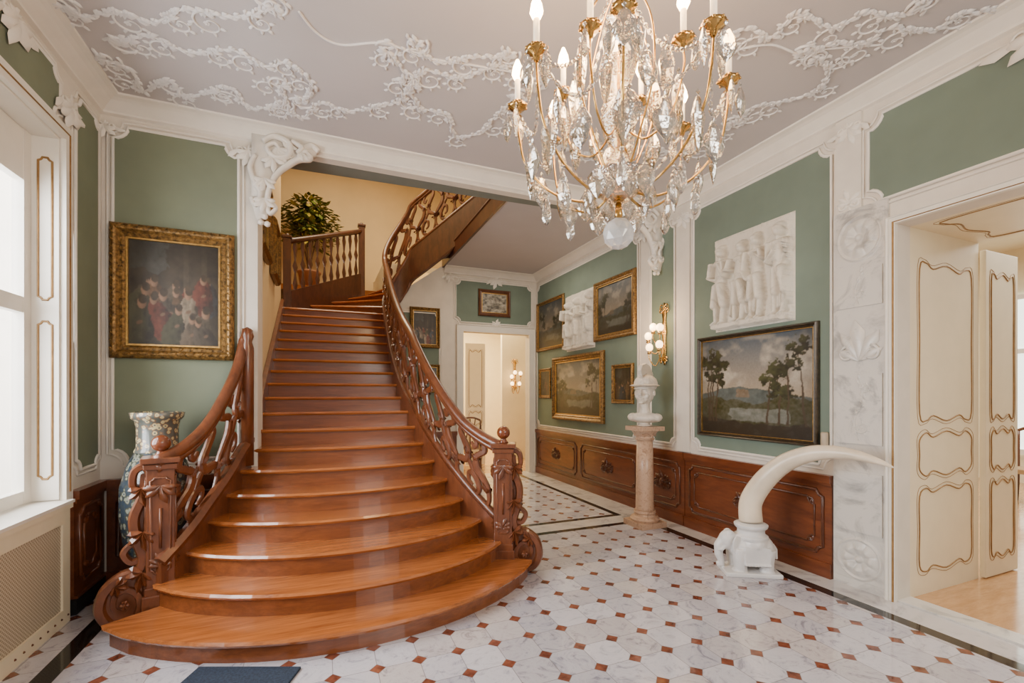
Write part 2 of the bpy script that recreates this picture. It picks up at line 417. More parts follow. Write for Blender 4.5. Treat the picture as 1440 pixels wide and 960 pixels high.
# -- painted pictures
def img_land(S, T, seed, dark=1.0, trees=6, asp=1.4):
    n = fbm(S, T, seed, 6, 4); n2 = vnoise(S, T, seed+1, 22); n3 = vnoise(S, T, seed+2, 45); n1 = vnoise(S, T*1.0, seed+5, 7)
    h = .42
    k = np.clip((T-h)/(1-h), 0, 1)[..., None]
    col = (1-k)*np.array([.42, .34, .24])+k*np.array([.09, .13, .17])
    cl = np.clip(n1*1.9+.25*n2+.15, 0, 1)[..., None]*np.clip(1.2-np.abs(k-.5)*1.5, 0, 1); col = col*(1-cl)+cl*np.array([.54, .48, .38])
    hz = h+.05*np.sin(S*5+seed)+.02*n1+.02
    hill = (T < hz)[..., None]; col = np.where(hill, np.array([.10, .12, .11])+.05*n2[..., None], col)
    hz2 = .36+.05*n1+.03*np.sin(S*9); g = (T < hz2)[..., None]; col = np.where(g, np.array([.065, .065, .03])+.05*n2[..., None]+.03*n3[..., None], col)
    bl = ((T > .38) & (T < .46+.02*n2) & (np.abs(S-.42) < .06+.02*n3)); col = np.where(bl[..., None], np.array([.20, .15, .10])+.05*n3[..., None], col)
    wt = ((T < .27+.03*n1) & (T > .15+.03*n1) & (abs(S-.58) < .28+.1*n1))[..., None]; col = np.where(wt, np.array([.18, .19, .16])+.08*n2[..., None], col)
    fg = (T < .14+.06*n1)[..., None]; col = np.where(fg, np.array([.028, .020, .010])+.03*np.clip(n2, 0, 1)[..., None], col)
    r = random.Random(seed)
    for i in range(trees):
        left = i % 2; x = r.uniform(.02, .22) if left else r.uniform(.66, .98); y = r.uniform(.5, .86); bx = x+r.uniform(-.08, .08)
        tr = (abs(S-(bx+(x-bx)*np.clip((T-.1)/(y-.1), 0, 1)**1.5+.02*n1)) < .004+.008*(1-T)**2) & (T < y) & (T > .12)
        col = np.where(tr[..., None], np.array([.07, .045, .025]), col)
        for q in range(3):
            cx, cy, rr = x+r.uniform(-.07, .07), y+r.uniform(-.14, .06), r.uniform(.07, .13)
            dd = 1-np.sqrt(((S-cx)*asp)**2+((T-cy)*1.3)**2)/rr+.9*n2+.6*n3
            m = (dd > .25)[..., None]; lit = np.clip(.7+1.3*n2+.8*(T-cy)/rr-.5*(S-cx)/rr, .25, 2.0)[..., None]
            col = np.where(m, np.array([.040, .044, .014])*lit, col)
    vg = np.clip(1.12-.9*((S-.5)**2+(T-.5)**2)*1.6, .3, 1)[..., None]
    return np.clip(blur(col, 1)*dark*vg, .003, 1)
def img_fig(S, T, seed, n=14, y0=.05, y1=.6, bg=(.022, .017, .011), sc=1.0, br=.75):
    n1 = vnoise(S, T, seed, 6); n2 = vnoise(S, T, seed+9, 20); n3 = vnoise(S, T, seed+3, 40)
    col = np.array(bg)[None, None, :]*(1.5+1.3*n1[..., None]+.5*n2[..., None])
    sky = ((T > .70+.07*n1) & (S < .42+.1*n2))[..., None]; col = np.where(sky, np.array([.060, .062, .054])+.03*n2[..., None], col)
    for c0 in (.62, .82): col = np.where(((abs(S-c0) < .03) & (T > .42))[..., None], np.array([.055, .043, .028])*(1+.5*n2[..., None]), col)
    r = random.Random(seed)
    pal = [(.15, .035, .022), (.04, .055, .075), (.15, .085, .038), (.28, .22, .15), (.09, .07, .045), (.06, .06, .03), (.19, .10, .045), (.07, .055, .04), (.10, .075, .05)]
    P_ = sorted([(r.uniform(y0, y1), .08+.84*((i*.618) % 1)) for i in range(n)], reverse=True)
    for y, x in P_:
        s = r.uniform(.10, .14)*sc*(1.1-.4*(y-y0)); a = r.choice([-1, 1])*r.uniform(.0, .5)
        c = np.array(r.choice(pal))*r.uniform(.7, 1.1)*br
        dx, dy = (S-x), (T-y); X2 = dx*math.cos(a)+dy*math.sin(a); Y2 = -dx*math.sin(a)+dy*math.cos(a)
        w_ = s*(.42+.40*np.clip(.5-Y2/s*.5, 0, 1))
        dd = (X2/w_)**2+(Y2/s)**2; m = dd < 1+.5*n1+.25*n3; sh = np.clip(.9-X2/s*1.2+1.0*n2*np.abs(np.sin(X2/s*10)), .10, 1.5)
        col = np.where(m[..., None], c*sh[..., None], col)
        t = np.clip(((S-x)*.9+(T-y)*.4)/(s*1.0), 0, 1); m = ((S-x-t*s*.45)**2+(T-y-s*.2-t*s*.15)**2 < (s*.075)**2); col = np.where(m[..., None], np.array([.20, .115, .065])*br*np.clip(1-t*.5, 0, 1)[..., None], col)
        hx, hy = x-math.sin(a)*s*.98, y+math.cos(a)*s*.98
        m = ((S-hx)**2+((T-hy)*.8)**2 < (s*.19)**2); shd = np.clip(1-(S-hx)/s*3.0, .2, 1.2)[..., None]; col = np.where(m[..., None], np.array([.32, .18, .105])*br*shd, col)
        m = ((S-hx-.008)**2+((T-hy-s*.13))**2 < (s*.18)**2); col = np.where(m[..., None], np.array([.04, .026, .014])*(1+n2[..., None]), col)
    vg = np.clip(1.15-1.3*((S-.5)**2+(T-.4)**2)*1.6, .3, 1)[..., None]
    return np.clip(blur(col*vg, 2), .003, 1)
def img_grey(S, T, seed):
    n = vnoise(S, T, seed, 6)+.5*vnoise(S, T, seed+1, 16); c = np.clip(.4+.45*n, .08, .8)[..., None]
    return c*np.array([.75, .68, .55])
def canvas(P, u0, u1, v0, v1, n, f, parent, flip, nu=90, nv=80):
    S, T = np.meshgrid(np.linspace(0, 1, nu), np.linspace(0, 1, nv))
    col = f(S, T)
    mb = MB(); hfield(mb, P, u0, u1, v0, v1, nu, nv, lambda s, t: np.zeros_like(s), n, flip)
    o = mb.build('canvas', M['canvas'], parent)
    at = o.data.color_attributes.new('Col', 'FLOAT_COLOR', 'POINT')
    flat = np.concatenate([col.reshape(-1, 3), np.ones((nu*nv, 1))], axis=1).astype(np.float32)
    at.data.foreach_set('color', flat.ravel())
    return o
def picture(P, u0, u1, v0, v1, w, d, f, label, flip, name='painting', m=None, group=None, catg='painting', nu=90, nv=80, prof=None, knobs=False, liner=True):
    u0, u1 = min(u0, u1), max(u0, u1); v0, v1 = min(v0, v1), max(v0, v1)
    root = thing(name, label, catg, P((u0+u1)/2, v0, .012), group)
    prof = prof or [(0, 0), (0, .55), (.12, .8), (.3, 1.0), (.45, .9), (.62, .55), (.8, .6), (1, .3), (1, .1)]
    mb = MB(); n0 = .012
    rings = []
    for a, h in prof:
        i = a*w
        rings.append([P(u0+i, v0+i, n0+h*d), P(u1-i, v0+i, n0+h*d), P(u1-i, v1-i, n0+h*d), P(u0+i, v1-i, n0+h*d)])
    mb.loft(rings, cap=False)
    if knobs:
        for k_, st in ((.28, .03), (.62, .035)):
            o_ = w*k_
            for (a0, b0, a1, b1) in ((u0+o_, v0+o_, u1-o_, v0+o_), (u0+o_, v1-o_, u1-o_, v1-o_), (u0+o_, v0+o_, u0+o_, v1-o_), (u1-o_, v0+o_, u1-o_, v1-o_)):
                L = math.hypot(a1-a0, b1-b0); q = max(2, int(L/st)); an = math.atan2(b1-b0, a1-a0)
                for i in range(q): leaf(mb, P, a0+(a1-a0)*i/q, b0+(b1-b0)*i/q, an+(.5 if i % 2 else -.5), st*1.1, st*.55, .008, n0+d*(.9 if k_ < .5 else .5))
    mb.build('frame', m or M['goldframe'], root)
    if liner:
        mb = MB(); i0, i1 = w*.97, w*1.10
        for (a, b, c_, e) in ((u0+i0, u1-i0, v0+i0, v0+i1), (u0+i0, u1-i0, v1-i1, v1-i0), (u0+i0, u0+i1, v0+i1, v1-i1), (u1-i1, u1-i0, v0+i1, v1-i1)):
            mb.prism([P(a, c_, n0+.1*d), P(b, c_, n0+.1*d), P(b, e, n0+.1*d), P(a, e, n0+.1*d)], P(0, 0, .35*d)-P(0, 0, 0))
        mb.build('inner_moulding', M['gold'], root)
    canvas(P, u0+w, u1-w, v0+w, v1-w, n0+.12*d, f, root, flip, nu, nv)
    return root
# -- rococo ornament
def leaf(mb, P, u, v, a, L, W, h=.018, n0=0.0, curl=0.25):
    ca, sa = math.cos(a), math.sin(a)
    def q(x, y, n):
        y += curl*x*x/max(L, 1e-6)
        return mb.bm.verts.new(P(u+x*ca-y*sa, v+x*sa+y*ca, n0+n))
    p0 = q(0, 0, h*.5); l1 = q(L*.3, W*.42, 0); r1 = q(L*.3, -W*.42, 0); m1 = q(L*.35, 0, h); l2 = q(L*.68, W*.55, 0.002); r2 = q(L*.68, -W*.55, 0.002); m2 = q(L*.7, 0, h*1.1); e = q(L*.96, 0, .004)
    for f in ((p0, m1, l1), (p0, r1, m1), (l1, m1, m2, l2), (m1, r1, r2, m2), (l2, m2, e), (m2, r2, e)): mb.face(f)
def acanthus(mb, P, u, v, a, s, n0=0.0, k=5, rnd=random, hs=.16):
    for i in range(k):
        da = (i-(k-1)/2)*.55
        leaf(mb, P, u, v, a+da, s*(1-.28*abs(da)), s*.34, s*hs+.006, n0, curl=.3*(1 if da > 0 else -1))
def flower(mb, P, u, v, s, n0=0.0):
    for i in range(6): leaf(mb, P, u, v, i*PI/3, s, s*.8, s*.35, n0, 0)
    mb.ball(P(u, v, n0+s*.3), s*.3, 1)
def spiral(u, v, r0, r1, a0, turns, n=14):
    out = []
    for i in range(n+1):
        t = i/n; r = r0+(r1-r0)*t; a = a0+turns*2*PI*t
        out.append((u+r*math.cos(a), v+r*math.sin(a)))
    return out
def vine(mb, P, pts, r=.014, s=.075, step=.06, n0=0.0, sc=True, fl=5, seed=1, hs=.2, scs=1.0):
    R = random.Random(seed)
    c = cat([(a, b, 0) for a, b in pts], 8)
    mb.tube([P(p.x, p.y, n0+r*.5) for p in c], [r*.5, r, r, r*.5], 6)
    acc = 0; side = 1; k = 0
    for a, b in zip(c[:-1], c[1:]):
        acc += (b-a).length
        while acc > step:
            acc -= step; side = -side; k += 1
            ang = math.atan2(b.y-a.y, b.x-a.x)
            leaf(mb, P, b.x, b.y, ang+side*R.uniform(.3, .7), s*R.uniform(.8, 1.2), s*.5, s*hs+.003, n0, -side*.5)
            if k % 2: leaf(mb, P, b.x, b.y, ang+side*R.uniform(1.0, 1.4), s*R.uniform(.5, .9), s*.42, s*hs, n0, -side*.5)
            if fl and k % fl == 0:
                flower(mb, P, b.x, b.y, s*.55, n0)
            if sc and k % 8 == 2:
                rr = s*scs*R.uniform(.8, 1.2); aa = ang+side*PI/2
                cu, cv = b.x+rr*math.cos(aa), b.y+rr*math.sin(aa)
                sp = spiral(cu, cv, rr, rr*.15, aa+PI, side*-1.2, 20)
                mb.tube([P(x, y, n0+r*.4) for x, y in sp], [r*1.1, r*.5], 6)
                for t_ in (2, 4, 6, 8, 11):
                    q = sp[t_]; leaf(mb, P, q[0], q[1], math.atan2(q[1]-cv, q[0]-cu)-side*.9, s*.7, s*.36, s*hs*.8, n0, side*.5)
                q = sp[-1]; flower(mb, P, q[0], q[1], s*.36, n0)
                acanthus(mb, P, b.x, b.y, ang+side*.9, s*1.1, n0, 5, hs=hs*.7)
# =================================================================== ROOM SHELL
YY = 10.3
mb = MB(); mb.box(XL-.3, XR+.02, -3, YF+.16, -.1, 0); struct(mb, 'floor', M['floor'])
mb = MB(); mb.box(XR+.02, 11, -3, 6, -.1, 0.0); struct(mb, 'floor_parquet', M['parquet'])
mb = MB(); mb.box(XL-.3, XR+2, YF+.16, 12.6, -.1, 0.0); struct(mb, 'floor_far_room', M['parquet'])
mb = MB(); mb.box(XL-.3, XR+.15, -3, YB+.10, CEIL, CEIL+.12); struct(mb, 'ceiling', M['ceil'])
mb = MB(); mb.box(2.0, XR+.15, YB+.10, YF+.16, CEIL, CEIL+.12); struct(mb, 'ceiling_hall', M['ceil'])
mb = MB(); mb.box(-2.7, 5.0, YB+.2, YY+.2, 6.6, 6.7); struct(mb, 'ceiling_stairwell', M['yellow'])
WY0, WY1, WZ0, WZ1 = 1.6, 3.93, .78, 3.20
mb = MB(); mb.box(XL-.3, XL, -3, WY0, 0, CEIL); mb.box(XL-.3, XL, WY1, YB+.35, 0, CEIL); mb.box(XL-.3, XL, WY0, WY1, 0, WZ0); mb.box(XL-.3, XL, WY0, WY1, WZ1, CEIL)
struct(mb, 'wall_left', M['plaster'])
mb = MB(); mb.box(XL, -.53, YB, YB+.35, 0, CEIL); struct(mb, 'wall_back', M['plaster'])
mb = MB()
mb.prism([(-.53, YB, 3.67), (XR, YB, 3.67), (XR, YB+.14, 3.67), (-.53, YB+.35, 3.67)], (0, 0, .05)); trim(mb, M['soffit'])
mb = MB(); mb.box(-.53, XR, YB-.001, YB+.10, 3.668, CEIL-.001); trim(mb, M['plaster'])
mb = MB(); mb.box(-.75, 2.0, YB+.13, YB+.34, 3.725, 6.6); struct(mb, 'wall_front_upper', M['yellow'])
mb = MB(); mb.box(XS-.15, XS, YB+.35, 7.75, 0, 6.6); struct(mb, 'wall_stairwell', M['yellow'])
mb = MB(); mb.box(-2.7, 1.0, YY, YY+.2, 0, 6.6); mb.box(1.0, 5, YY, YY+.15, 3.95, 6.6); mb.box(-2.7, -2.5, 7.6, YY, 0, 6.6); mb.box(-2.5, XS-.15, 7.6, 7.75, 0, 6.6); struct(mb, 'wall_yellow', M['yellow'])
mb = MB(); mb.box(3.3, 3.45, YB+.35, YY, CEIL+.12, 6.6); struct(mb, 'wall_upper_right', M['yellow'])
DY0, DY1, DZ = .35, 1.98, 2.74
mb = MB(); mb.box(XR, XR+.15, DY1, YF+.16, 0, CEIL); mb.box(XR, XR+.15, -3, DY0, 0, CEIL); mb.box(XR, XR+.15, DY0, DY1, DZ, CEIL)
struct(mb, 'wall_right', M['plaster'])
mb = MB(); mb.box(XR+.15, 4.95, DY1, DY1+.06, 0, DZ+.1); mb.box(XR+.15, 4.95, DY0-.06, DY0, 0, DZ+.1); mb.box(XR+.15, 4.95, DY0, DY1, DZ, DZ+.1); trim(mb, M['cream'])
FX0, FX1, FZ = 2.36, 3.68, 2.66
mb = MB(); mb.prism([(1.0, YF, 0), (2.0, YF, 0), (2.0, YF, 3.84), (1.0, YF, 3.12)], (0, .16, 0)); mb.box(2.0, FX0, YF, YF+.16, 0, CEIL); mb.box(FX1, XR, YF, YF+.16, 0, CEIL); mb.box(FX0, FX1, YF, YF+.16, FZ, CEIL)
struct(mb, 'wall_far', M['plaster'])
mb = MB(); mb.box(11, 11.15, -3, 6, 0, 4); mb.box(4.1, 11, 6, 6.15, 0, 4); mb.box(4.95, 11, -3, 6, 4, 4.1); struct(mb, 'wall_east_room', M['cream'])
mb = MB(); mb.box(1.2, 5.2, 12.45, 12.6, 0, 3.8); mb.box(1.0, 1.2, YF+.16, 12.6, 0, 3.8); mb.box(5.0, 5.2, YF+.16, 12.45, 0, 3.8); mb.box(1.0, 5.2, YF+.5, 12.6, 3.8, 3.9); struct(mb, 'wall_far_room', M['cream'])
def cprof(s): return [(0, CEIL), (s*.17, CEIL), (s*.165, CEIL-.012), (s*.13, CEIL-.018), (s*.10, CEIL-.03), (s*.06, CEIL-.06), (s*.03, CEIL-.085), (s*.03, CEIL-.10), (0, CEIL-.11)]
def cornice_y(x, s, y0, y1):
    m_ = MB(); m_.prism([(x+a, y0, z) for a, z in cprof(s)], (0, y1-y0, 0)); trim(m_, M['stucco'])
def cornice_x(y, x0, x1, s=-1):
    m_ = MB(); m_.prism([(x0, y+a, z) for a, z in cprof(s)], (x1-x0, 0, 0)); trim(m_, M['stucco'])
cornice_y(XR, -1, -3, YB); cornice_y(XL, 1, -3, YB); cornice_x(YB, XL, XR); cornice_y(XR, -1, YB+.35, YF); cornice_x(YF, 2.0, XR)
panel(PB, -1.53, -.67, .97, 3.62, M['green'])
panel(PL, 4.10, 4.46, .97, 3.6, M['green'], .07)
panel(PL, 1.2, 3.90, 3.30, 3.62, M['green'], .08)
panel(PR, 2.44, 3.94, .92, 3.56, M['green2'])
panel(PR, .20, 2.17, 2.95, 3.60, M['green2'])
panel(PR, 4.24, 4.66, .92, 3.56, M['green2'], .07)
panel(PR, 4.92, 7.98, .92, 3.60, M['green2'], .10)
panel(PF, 2.22, 3.74, 2.83, 3.60, M['green2'], .09)
panel(PF, 1.06, 1.92, .92, 2.95, M['green2'], .08)
def dado(P, u0, u1, h=.84, npan=1, m=M['dado'], seed=0):
    mb = MB(); mb.prism([P(u0, .12, 0), P(u1, .12, 0), P(u1, h-.085, 0), P(u0, h-.085, 0)], P(0, 0, .03)-P(0, 0, 0))
    mb.prism([P(u0, h-.06, 0), P(u1, h-.06, 0), P(u1, h, 0), P(u0, h, 0)], P(0, 0, .06)-P(0, 0, 0))
    mb.prism([P(u0, h-.085, 0), P(u1, h-.085, 0), P(u1, h-.06, 0), P(u0, h-.06, 0)], P(0, 0, .045)-P(0, 0, 0))
    mb.prism([P(u0, 0, 0), P(u1, 0, 0), P(u1, .12, 0), P(u0, .12, 0)], P(0, 0, .05)-P(0, 0, 0))
    trim(mb, m)
    w = (u1-u0)/npan
    for i in range(npan):
        a, b = u0+i*w+.07, u0+(i+1)*w-.07
        mb = MB(); pl = notch(a, b, .19, h-.13, .05)
        mb.tube([P(x, y, .034) for x, y in pl], .014, 6, closed=True)
        pl = notch(a+.07, b-.07, .26, h-.20, .06)
        mb.tube([P(x, y, .032) for x, y in pl], .009, 6, closed=True)
        cx = (a+b)/2; cy = (h+.06)/2
        if b-a > .5:
            for sd in (1, -1):
                sp = spiral(cx+sd*.09, cy-.03, .06, .01, PI/2 if sd > 0 else PI/2, -sd*1.3)
                mb.tube([P(x, y, .036) for x, y in sp], [.012, .005], 5)
                acanthus(mb, P, cx+sd*.04, cy, 0 if sd > 0 else PI, .13, .03, 5)
            acanthus(mb, P, cx, cy, PI/2, .14, .03); acanthus(mb, P, cx, cy, -PI/2, .10, .03, 3)
            mb.ball(P(cx, cy, .035), (.03, .03, .05), 2)
        for (x, y, an) in ((a+.08, .27, PI/4), (b-.08, .27, 3*PI/4), (a+.08, h-.21, -PI/4), (b-.08, h-.21, -3*PI/4)):
            acanthus(mb, P, x, y, an, .06, .03, 3)
        trim(mb, M['dadod'] if b-a > .5 else m, True)
dado(PR, 2.425, 4.05, npan=1); dado(PR, 4.06, 4.80, npan=1); dado(PR, 4.81, 7.98, npan=2)
dado(PL, 4.03, 4.50, npan=1); dado(PB, -1.56, -.66, npan=1); dado(PF, 1.02, 2.24, npan=2)
def rosette(mb, P, u0, u1, v0, v1, n0=.02):
    def f(S, T):
        x, y = (S-.5)*2, (T-.5)*2; r = np.hypot(x, y); a = np.arctan2(y, x)
        h = .032*np.clip(1-np.abs(r-.5)/.32, 0, 1)*(.45+.55*np.abs(np.cos(4*a)))+.036*np.clip(1-(r/.16)**2, 0, 1)+.016*np.clip(1-np.abs(r-.88)/.07, 0, 1)
        return h+.002
    hfield(mb, P, u0, u1, v0, v1, 60, 60, f, n0)
mb = MB()
mb.prism([PR(2.03, 0, 0), PR(2.415, 0, 0), PR(2.415, 2.95, 0), PR(2.03, 2.95, 0)], (-.025, 0, 0))
for v0, v1 in ((2.18, 2.47), (1.12, 1.66), (.44, .90)):
    mb.prism([PR(2.06, v0, .025), PR(2.385, v0, .025), PR(2.385, v1, .025), PR(2.06, v1, .025)], (-.012, 0, 0))
trim(mb, M['greymarble'])
mb = MB(); rosette(mb, PR, 2.05, 2.395, 2.52, 2.90, .026); rosette(mb, PR, 2.05, 2.395, .06, .40, .026)
for (a_, s_) in ((PI/2, .34), (PI/2-.45, .28), (PI/2+.45, .28), (PI/2-.95, .2), (PI/2+.95, .2)): leaf(mb, PR, 2.222, 1.76, a_, s_, s_*.3, .03, .026, .1 if a_ > PI/2 else -.1)
for sd in (1, -1):
    sp = spiral(2.222+sd*.085, 1.82, .06, .012, PI/2, -sd*1.4, 18); mb.tube([PR(x, y, .034) for x, y in sp], [.014, .007], 6)
vine(mb, PR, [(2.22, 2.2), (2.24, 2.3), (2.2, 2.44)], .006, .04, .035, .036, True, 0, 3)
vine(mb, PR, [(2.22, 1.15), (2.25, 1.3), (2.19, 1.45), (2.22, 1.62)], .006, .042, .04, .036, True, 0, 4)
trim(mb, M['greymarble'], True)
mb = MB()
for a, b in ((3.99, 4.19), (2.21, 2.40)):
    mb.prism([PR(a, .85 if a > 3 else 2.95, 0), PR(b, .85 if a > 3 else 2.95, 0), PR(b, 3.69, 0), PR(a, 3.69, 0)], (-.025, 0, 0))
trim(mb, M['plaster'])
def casing(P, u0, u1, z, w, m, gold=True, n=.035):
    mb = MB()
    for a, b, c_, d in ((u0-w, u0, 0, z+w), (u1, u1+w, 0, z+w), (u0, u1, z, z+w)):
        mb.prism([P(a, c_, 0), P(b, c_, 0), P(b, d, 0), P(a, d, 0)], P(0, 0, n)-P(0, 0, 0))
    mb.tube([P(u0-w, 0, n), P(u0-w, z+w, n), P(u1+w, z+w, n), P(u1+w, 0, n)], .014, 6)
    trim(mb, m)
    if gold:
        mb = MB(); mb.tube([P(u0-w*.25, 0, n+.002), P(u0-w*.25, z+w*.25, n+.002), P(u1+w*.25, z+w*.25, n+.002), P(u1+w*.25, 0, n+.002)], .007, 6); trim(mb, M['line'])
casing(PR, DY0, DY1, DZ, .05, M['white'], True)
casing(PF, FX0, FX1, FZ, .12, M['white'], False)
def wavy(u0, u1, v0, v1, w=.05):
    m_ = (u0+u1)/2; q = (u1-u0)/4
    pts = [(u0, v0+w), (u0+q*.5, v0+w*.1), (u0+q, v0+w*.7), (m_, v0), (u1-q, v0+w*.7), (u1-q*.5, v0+w*.1)]
    pts += [(u1, v0+w), (u1, (v0+v1)/2), (u1, v1-w)]
    pts += [(u1-q*.5, v1-w*.1), (u1-q, v1-w*.7), (m_, v1), (u0+q, v1-w*.7), (u0+q*.5, v1-w*.1)]
    pts += [(u0, v1-w), (u0, (v0+v1)/2)]
    return pts
def goldpanels(P, u0, u1, rows, parent, r=.006, name='gold_moulding', n=0):
    for v0, v1 in rows:
        mb = MB(); c = cat([(a, b, 0) for a, b in wavy(u0, u1, v0, v1, min(.06, (v1-v0)*.2))], 4, True)
        mb.tube([P(p.x, p.y, n) for p in c], r, 6, closed=True)
        c2 = cat([(a, b, 0) for a, b in wavy(u0-.025, u1+.025, v0-.025, v1+.025, min(.06, (v1-v0)*.2))], 4, True)
        mb.tube([P(p.x, p.y, n) for p in c2], r*.4, 6, closed=True)
        if parent is None: trim(mb, M['line'], True)
        else: mb.build(name, M['line'], parent, True)
PD = lambda u, v, n: V3((u, DY1-n, v))
goldpanels(PD, 4.12, 4.84, [(1.30, 2.50), (.88, 1.22), (.16, .80)], None)
PT = lambda u, v, n: V3((u, v, DZ-n))
goldpanels(PT, 4.08, 4.86, [(.5, 1.85)], None)
dl = thing('door_leaf', 'open cream door leaf with gold wavy mouldings at the far side of the right doorway', 'door', (5.22, 1.97, 0))
mb = MB(); mb.box(4.98, 5.50, 1.945, 1.985, 0.01, 2.68); mb.build('panel', M['cream'], dl, bevel=.004)
goldpanels(lambda u, v, n: V3((u, 1.944-n, v)), 5.06, 5.42, [(1.30, 2.50), (.88, 1.22), (.16, .80)], dl)
mb = MB(); mb.box(XR-.0, XR+.16, DY0, DY1, 0, .012); trim(mb, M['greymarble'])
mb = MB(); mb.prism([PL(4.0, 0, 0), PL(4.5, 0, 0), PL(4.5, .10, 0), PL(4.0, .10, 0)], (.055, 0, 0)); struct(mb, 'baseboard_left', M['black'])
# ---- window on the left wall
mb = MB()
for a, b, c_, d in ((WY1, WY1+.09, WZ0, WZ1+.09), (WY0-.09, WY0, WZ0, WZ1+.09), (WY0, WY1, WZ1, WZ1+.09)):
    mb.prism([PL(a, c_, 0), PL(b, c_, 0), PL(b, d, 0), PL(a, d, 0)], (.03, 0, 0))
mb.box(XL-.20, XL-.002, WY1-.015, WY1-.001, WZ0+.03, WZ1-.016); mb.box(XL-.20, XL-.002, WY0+.001, WY1-.001, WZ1-.015, WZ1-.001)
trim(mb, M['white'])
PWv = lambda u, v, n: V3((XL-u, WY1-.016-n, v))
mb = MB()
for v0, v1 in ((.95, 1.98), (2.12, 3.05)):
    mb.tube([PWv(a, b, 0) for a, b in notch(.035, .105, v0, v1, .02)], .007, 6, closed=True)
mb.tube([PL(WY1+.045, .85, .032), PL(WY1+.045, 3.245, .032), PL(WY0, 3.245, .032)], .006, 6)
trim(mb, M['line'])
xw = XL-.17
mb = MB()
for y0, y1 in ((WY1-.09, WY1-.016), (3.28, 3.36), (2.72, 2.80), (2.15, 2.22), (WY0+.002, WY0+.07)): mb.box(xw-.03, xw+.03, y0, y1, WZ0+.03, WZ1-.016)
for z0, z1 in ((WZ0+.031, WZ0+.11), (2.02, 2.12), (2.86, WZ1-.018)): mb.box(xw-.026, xw+.026, WY0+.004, WY1-.018, z0, z1)
wf = struct(mb, 'window_1', M['white'])
mb = MB(); mb.box(xw-.005, xw+.005, WY0+.03, WY1-.05, WZ0+.05, WZ1-.05); g = mb.build('pane', M['glass'], wf)
mb = MB(); mb.box(XL-.20, XL+.068, WY0+.002, WY1-.002, .782, .802); mb.box(XL+.002, XL+.068, WY1-.002, WY1+.02, .782, .802); sl = mb.build('window_sill', M['white'], wf)
mb = MB(); mb.tube([(xw+.04, 3.32, 1.45), (xw+.07, 3.32, 1.45), (xw+.07, 3.32, 1.37)], .009, 6); mb.build('handle', M['brass'], wf)
rc = thing('radiator_cover', 'cream radiator cover with a lattice front under the window', 'radiator cover', (XL+.05, 2.8, 0))
mb = MB(); x0, x1 = XL+.002, XL+.05
mb.box(x0, x1, 1.6, 1.7, 0, .75); mb.box(x0, x1, 3.84, 3.93, 0, .75); mb.box(x0, x1, 1.7, 3.84, 0, .10); mb.box(x0, x1, 1.7, 3.84, .66, .75)
mb.box(x0, x1+.012, 1.6, 3.94, .75, .78)
mb.build('frame', M['cream'], rc)
mb = MB(); mb.box(x0, x1-.012, 1.7, 3.84, .10, .66); mb.build('lattice', M['lattice'], rc)
for i in range(8):
    mb = MB(); mb.ball((x1+.001, 3.34+i*.08, .05), .008, 1); mb.build('stud', M['darkwood'], rc)
mb = MB(); mb.box(10.95, 11, 2.2, 4.2, .5, 3.2); trim(mb, M['daylight'])
mb = MB()
for y in (2.2, 3.16, 4.12): mb.box(10.88, 10.95, y, y+.08, .5, 3.2)
for z in (.5, 2.2, 3.12): mb.box(10.89, 10.94, 2.2, 4.2, z, z+.08)
struct(mb, 'window_2', M['white'])
# =================================================================== CEILING STUCCO
def cpath(L): return [cw(a, b) for a, b in L]
orn = [
 ([(88, 5), (120, 22), (165, 15), (215, 30), (260, 12), (330, 22), (385, 8)], 11),
 ([(150, 82), (185, 100), (200, 128), (235, 112), (262, 135), (320, 122), (350, 150), (398, 146)], 12),
 ([(170, 60), (210, 50), (265, 72), (330, 70), (372, 92), (405, 88), (440, 120), (425, 142)], 13),
 ([(395, 118), (405, 150), (425, 165), (450, 145), (490, 155), (530, 148), (562, 140), (580, 118)], 15),
 ([(545, 70), (575, 105), (600, 98), (650, 108), (700, 92), (752, 120)], 16),
 ([(572, 112), (590, 150), (628, 160), (640, 190), (672, 186), (700, 160), (730, 135)], 17),
 ([(585, 62), (612, 85), (660, 80), (715, 78)], 18),
 ([(1032, 170), (1062, 150), (1100, 142), (1145, 128), (1165, 100), (1150, 80)], 20),
 ([(1010, 60), (1050, 40), (1085, 52), (1120, 20), (1170, 38), (1215, 18), (1262, 22), (1300, 5)], 21),
 ([(1130, 75), (1172, 62), (1215, 60), (1250, 40), (1310, 42), (1350, 20), (1420, 12)], 22),
 ([(780, 205), (850, 218), (905, 205), (960, 215), (1000, 195), (1035, 172)], 23),
]
for pts, sd in orn:
    mb = MB(); vine(mb, PC, cpath(pts), .0075, .060, .034, 0, True, 9, sd, .26, 1.5)
    for q in (0, -1):
        u, v = cpath(pts)[q]
        sp = spiral(u, v, .085, .012, sd, 1.4, 22); mb.tube([PC(x, y, .004) for x, y in sp], [.010, .006], 6)
        for t_ in (2, 5, 8, 11): leaf(mb, PC, sp[t_][0], sp[t_][1], sd+t_, .06, .025, .014, 0, .4)
        acanthus(mb, PC, u, v, sd*1.3, .09, 0, 5)
    trim(mb, M['cstucco'], True)
mb = MB()
for L in ([(420, 15), (445, 45), (480, 62), (540, 60), (600, 80), (660, 90), (720, 100)], [(1040, 68), (1085, 62), (1125, 75), (1160, 68), (1240, 62)]):
    c = cat([(*cw(a, b), 0) for a, b in L], 8); mb.tube([PC(p.x, p.y, .004) for p in c], .008, 6)
trim(mb, M['cstucco'], True)
